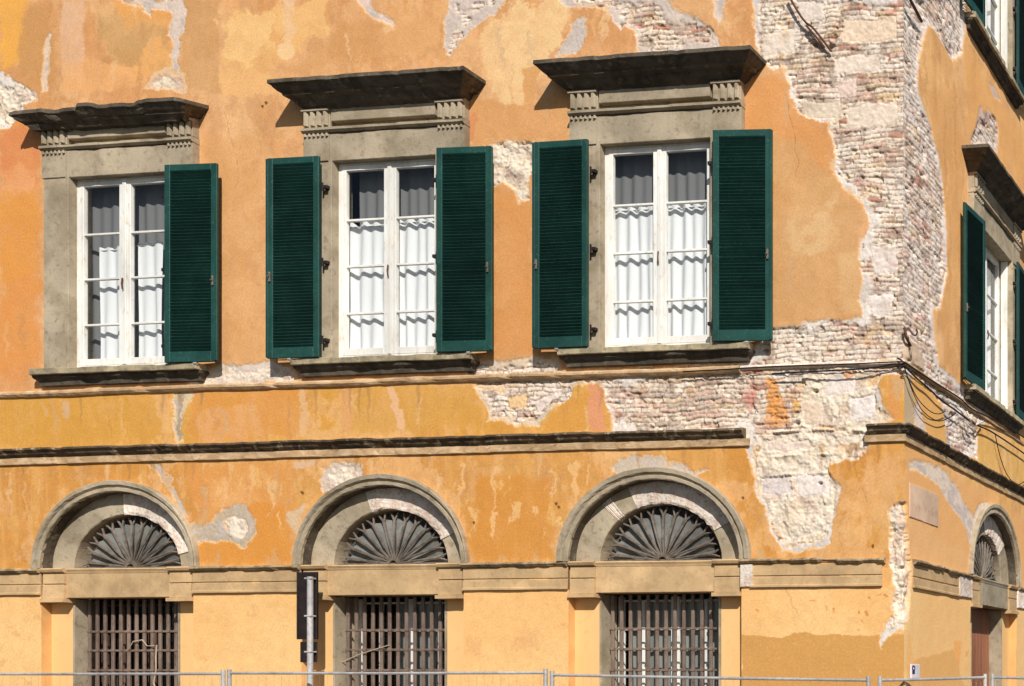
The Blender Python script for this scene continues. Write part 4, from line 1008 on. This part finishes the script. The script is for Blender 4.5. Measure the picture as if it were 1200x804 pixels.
iron('iron_bar', [(924, -6, .05), (934, 12, .05), (944, 26, .05), (952, 32, .04), (962, 44, .05), (974, 60, .03)], .014, 'long rusty iron bar lying slantwise across the bare bricks at the top')
iron('iron_bar', [(945, 30, .045), (957, 44, .04), (966, 56, .02)], .014, 'short rusty iron stub beside the long slanting bar')
iron('iron_bar', [(1064, -6, .06), (1070, 6, .06), (1080, 25, .04)], .02, 'rusty iron bar sticking from the bricks just round the corner', True)
iron('iron_hook', [(1064, 384, .02), (1067, 388, .06), (1070, 392, .12), (1073, 393, .15), (1075, 389, .17), (1074, 386, .16)], .010, 'small curled iron hook at the corner above the cables', True, 'hook')
iron('cable_clamp', [(1052, 420, .02), (1056, 422, .07), (1060, 428, .07), (1056, 431, .02)], .012, 'small iron clamp holding the cables at the corner', False, 'clamp')
# corner wedge of dark iron behind the hook
iron('iron_tie', [(1060, 384, .02), (1062, 395, .03), (1067, 405, .03)], .018, 'dark rusty iron tie end set in the corner under the hook', True, 'iron tie')
# pale cleats on the side wall where the cables cross
for k, (a, b) in enumerate((((1133, 482), (1140, 500)), ((1143, 498), (1152, 494)), ((1131, 494), (1142, 507)))):
    iron('wall_cleat', [(a[0], a[1], .06), ((a[0]+b[0])/2, (a[1]+b[1])/2, .09), (b[0], b[1], .06)], .012,
         ('pale metal cleat crossing the upper side cable', 'pale metal cleat nearest the side window sill', 'lowest pale metal cleat under the side cables')[k], True, 'cleat', LIME)['group'] = 'pale cleats on the side street wall'

# faded street name plaque round the corner
s0, z0 = side_pt(1065, 604)[0], 3.90; s1 = 1.10
pq = MB().box(0, s1-s0, 0, .008, 0, .40, .003).box(.004, .40, .008, .011, .008, .392, .001).build('street_plaque', PLAQ, None, (0.004, s0, z0), R(90))
tag(pq, 'faded pinkish marble street name plaque on the side wall near the corner', 'plaque')
wl = MB(); rw = random.Random(3)     # the lettering is worn to illegible traces
for x0, n, zz, hh in ((.07, 3, .10, .07), (.50, 5, .115, .075)):
    for k in range(n):
        a_ = x0+k*.085; d_ = .0095 if x0 > .4 else .0125
        wl.box(a_, a_+.012, d_-.003, d_, zz, zz+hh*rw.uniform(.6, 1), 0)
        if k % 2: wl.box(a_+.013, a_+.05, d_-.003, d_, zz+hh*.4, zz+hh*.4+.01, 0)
        else: wl.ring(zz+hh*.5, [(.02, hh*.45, d_), (.028, hh*.55, d_)], R(-60), R(200), 10, 0, a_+.04)
wl.build('worn_lettering', PLAQ_TXT, pq)
# white tag with dark blue print
bx = MB().box(0, .30, 0, .02, 0, .17, .004)
s0, z0 = side_pt(1065.5, 795)
tg = MB().box(0, .28, 0, .022, 0, .165, .006).build('number_tag', TAGW, None, (.004, s0, z0), R(90))
tag(tg, 'small white tag with dark blue print low on the side wall near the corner', 'tag')
q = MB().box(.03, .105, .022, .0245, .05, .10, .001)
for k in range(1): q.ring(.118, [(.05, .034, .0225), (.05, .034, .0245), (.026, .016, .0245), (.026, .016, .0225)], 0, 2*math.pi, 20, 0, .068)
q.build('printed_mark', TAGB, tg)
s0, z0 = side_pt(1193, 774)
db = MB().box(0, .12, 0, .03, 0, .13, .008).tube([(.06, .03, .03), (.06, .042, .03)], .014).build('door_bell', SILLST, None, (DREC+.003, s0, z0), R(90))
tag(db, 'small pale door bell box right of the brown side door', 'door bell')

# stick and crumpled strip caught in the grilles
a = wall_pt(401, 776, DREC-.10); b = wall_pt(456, 756, DREC-.10)
st = MB().tube([(0, 0, 0), (.25, .004, .10), (b[0]-a[0], .0, b[1]-a[1])], .006).build('wooden_stick', PALEWOOD, None, (a[0], -(DREC-.10), a[1]))
tag(st, 'thin pale stick leaning on the grille of the middle arched window', 'stick')
cp = [wall_pt(*q, DREC-.10) for q in ((150, 762), (157, 752), (166, 750), (172, 757), (179, 757), (183, 756), (182, 770), (184, 785), (180, 800), (182, 812))]
b0 = cp[0]; rbm = MB().tube([(x-b0[0], .012*math.sin(i*2), z-b0[1]) for i, (x, z) in enumerate(cp)], [.004, .008, .010, .006, .008, .011, .009, .006, .009, .007], 5)
rb = rbm.build('torn_strip', PALEWOOD, None, (b0[0], -(DREC-.10), b0[1]))
tag(rb, 'torn pale strip tangled in the grille of the leftmost arched window', 'torn strip')

# ------------------------------------------------------------------ site fence and sign post
def at_y(px, y):
    dx = px-CX; vx = math.cos(YAW)*dx-math.sin(YAW)*FPX; vy = math.sin(YAW)*dx+math.cos(YAW)*FPX
    t_ = (y-CAM[1])/vy; return CAM[0]+vx*t_
def fence_panel(x0, y0, x1, y1, zt0, zt1, label, posts=(True, True)):
    L = math.hypot(x1-x0, y1-y0); an = math.atan2(y1-y0, x1-x0)
    o = empty('fence_panel', (x0, y0, 0), an)
    tag(o, label, 'fence panel', 'temporary steel fence panels in front of the house')
    b = MB().tube([(.03, 0, zt0), (L/2, 0, (zt0+zt1)/2-.004), (L-.03, 0, zt1)], .017, 8); b.build('top_rail', GALV, o)
    MB().tube([(.03, 0, .15), (L-.03, 0, .15)], .017, 8).build('bottom_rail', GALV, o)
    for u, zt in ((.03, zt0), (L-.03, zt1)):
        MB().tube([(u, 0, .02), (u, 0, zt+.045)], .0235, 10).build('post', GALV, o)
    m = MB(); n = int(L/.10)
    for k in range(1, n): m.tube([(L*k/n, -.018, .15), (L*k/n, -.018, zt0-.03)], .0011, 3, False)
    for k in range(8): zz = .15+k*.225; m.tube([(.03, -.018, zz), (L-.03, -.018, zz)], .0011, 3, False)
    m.build('wire_mesh', GALV, o)
    return o
YF = -.5
xs = [at_y(v, YF) for v in (-112, 264.2, 266.2, 642.2, 644.2, 1020.5)]
fence_panel(xs[0], YF, xs[1], YF, 2.075, 2.075, 'galvanised fence panel at the left, in front of the leftmost arched window')
fence_panel(xs[2], YF, xs[3], YF, 2.082, 2.085, 'galvanised fence panel in front of the middle arched window and the sign post')
fence_panel(xs[4], YF, xs[5], YF, 2.06, 2.0, 'galvanised fence panel in front of the rightmost arched window, ending short of the corner')
xa = at_y(1029, YF); xb = at_y(1156, 1.6)
fence_panel(xa, YF, xb, 1.6, 2.0, 2.03, 'galvanised fence panel turning the corner towards the side street')
xc = at_y(1161, 1.65); xd = at_y(1290, 3.6)
fence_panel(xc, 1.65, xd, 3.6, 2.03, 2.0, 'galvanised fence panel farthest right, crossing in front of the brown side door')
FOOT = mat('concrete_foot', (150, 146, 140), n1=(120, 116, 110), sc1=8)
for k, (x, y, nm) in enumerate(((xs[1]+.03, YF, 'between the first two fence panels'), (xs[3]+.03, YF, 'between the second and third fence panels'), (xs[5]-.1, YF, 'at the end of the third fence panel'))):
    o = MB().rough(-.1, .1, -.35, .35, 0, .14, .1, .004).build('concrete_foot', FOOT, None, (x, y, .004)); tag(o, 'concrete foot block '+nm, 'fence foot', 'concrete feet of the fence')

SY = -.32
def sp(px, py):
    dx = px-CX; vx = math.cos(YAW)*dx-math.sin(YAW)*FPX; vy = math.sin(YAW)*dx+math.cos(YAW)*FPX
    t_ = (SY-CAM[1])/vy; return CAM[0]+vx*t_, CAM[2]+(YH-py)*t_
px0, _ = sp(363.5, 700)
sg = empty('sign_post', (px0, SY, 0)); tag(sg, 'grey steel pole carrying two dark sign plates seen from behind', 'sign post')
zt = sp(363, 672)[1]
MB().tube([(0, 0, 0), (0, 0, zt-.04)], .032, 14).build('pole', GALV, sg)
l, t1 = sp(343.5, 670); r_, b1 = sp(367, 749)
pl = MB().box(l-px0, r_-px0, -.075, -.06, b1, t1, .003); pl.box(l-px0, l-px0+.012, -.075, -.045, b1, t1, .002).box(r_-px0-.012, r_-px0, -.075, -.045, b1, t1, .002).box(l-px0+.013, r_-px0-.013, -.075, -.045, b1, b1+.012, .002)
pl.build('sign_plate', BLACK, sg)
l2, t2 = sp(346.5, 752); r2, b2 = sp(366, 776)
MB().box(l2-px0, r2-px0, -.075, -.06, b2, t2, .003).build('sign_plate', BLACK, sg)
for zz in (sp(360, 678)[1], sp(360, 722)[1], sp(360, 764)[1]):
    MB().box(-.05, .036, -.058, .036, zz-.010, zz+.010, .004).tube([(-.05, .0, zz), (-.078, .0, zz)], .007).build('clamp', GALV, sg)

# ------------------------------------------------------------------ ground
def sheet(name, x0, x1, y0, y1, z, m):
    me = bpy.data.meshes.new(name); me.from_pydata([(x0, y0, z), (x1, y0, z), (x1, y1, z), (x0, y1, z)], [], [(0, 1, 2, 3)]); me.materials.append(m)
    o = bpy.data.objects.new(name, me); col.objects.link(o); tag(o, kind='structure'); return o
sheet('ground', -900, 900, -900, 900, -.14, ASPHALT)
sheet('road', -60, 60, -12, -1.6, -.136, ASPHALT)
def slab(name, x0, x1, y0, y1):
    b = MB().box(x0, x1, -y1, -y0, -.139, 0, .01); o = b.build(name, PAVE); tag(o, kind='structure')
slab('pavement', -40, 1.6, -1.6, -.002); slab('side_pavement', .002, 1.6, 0, 30)
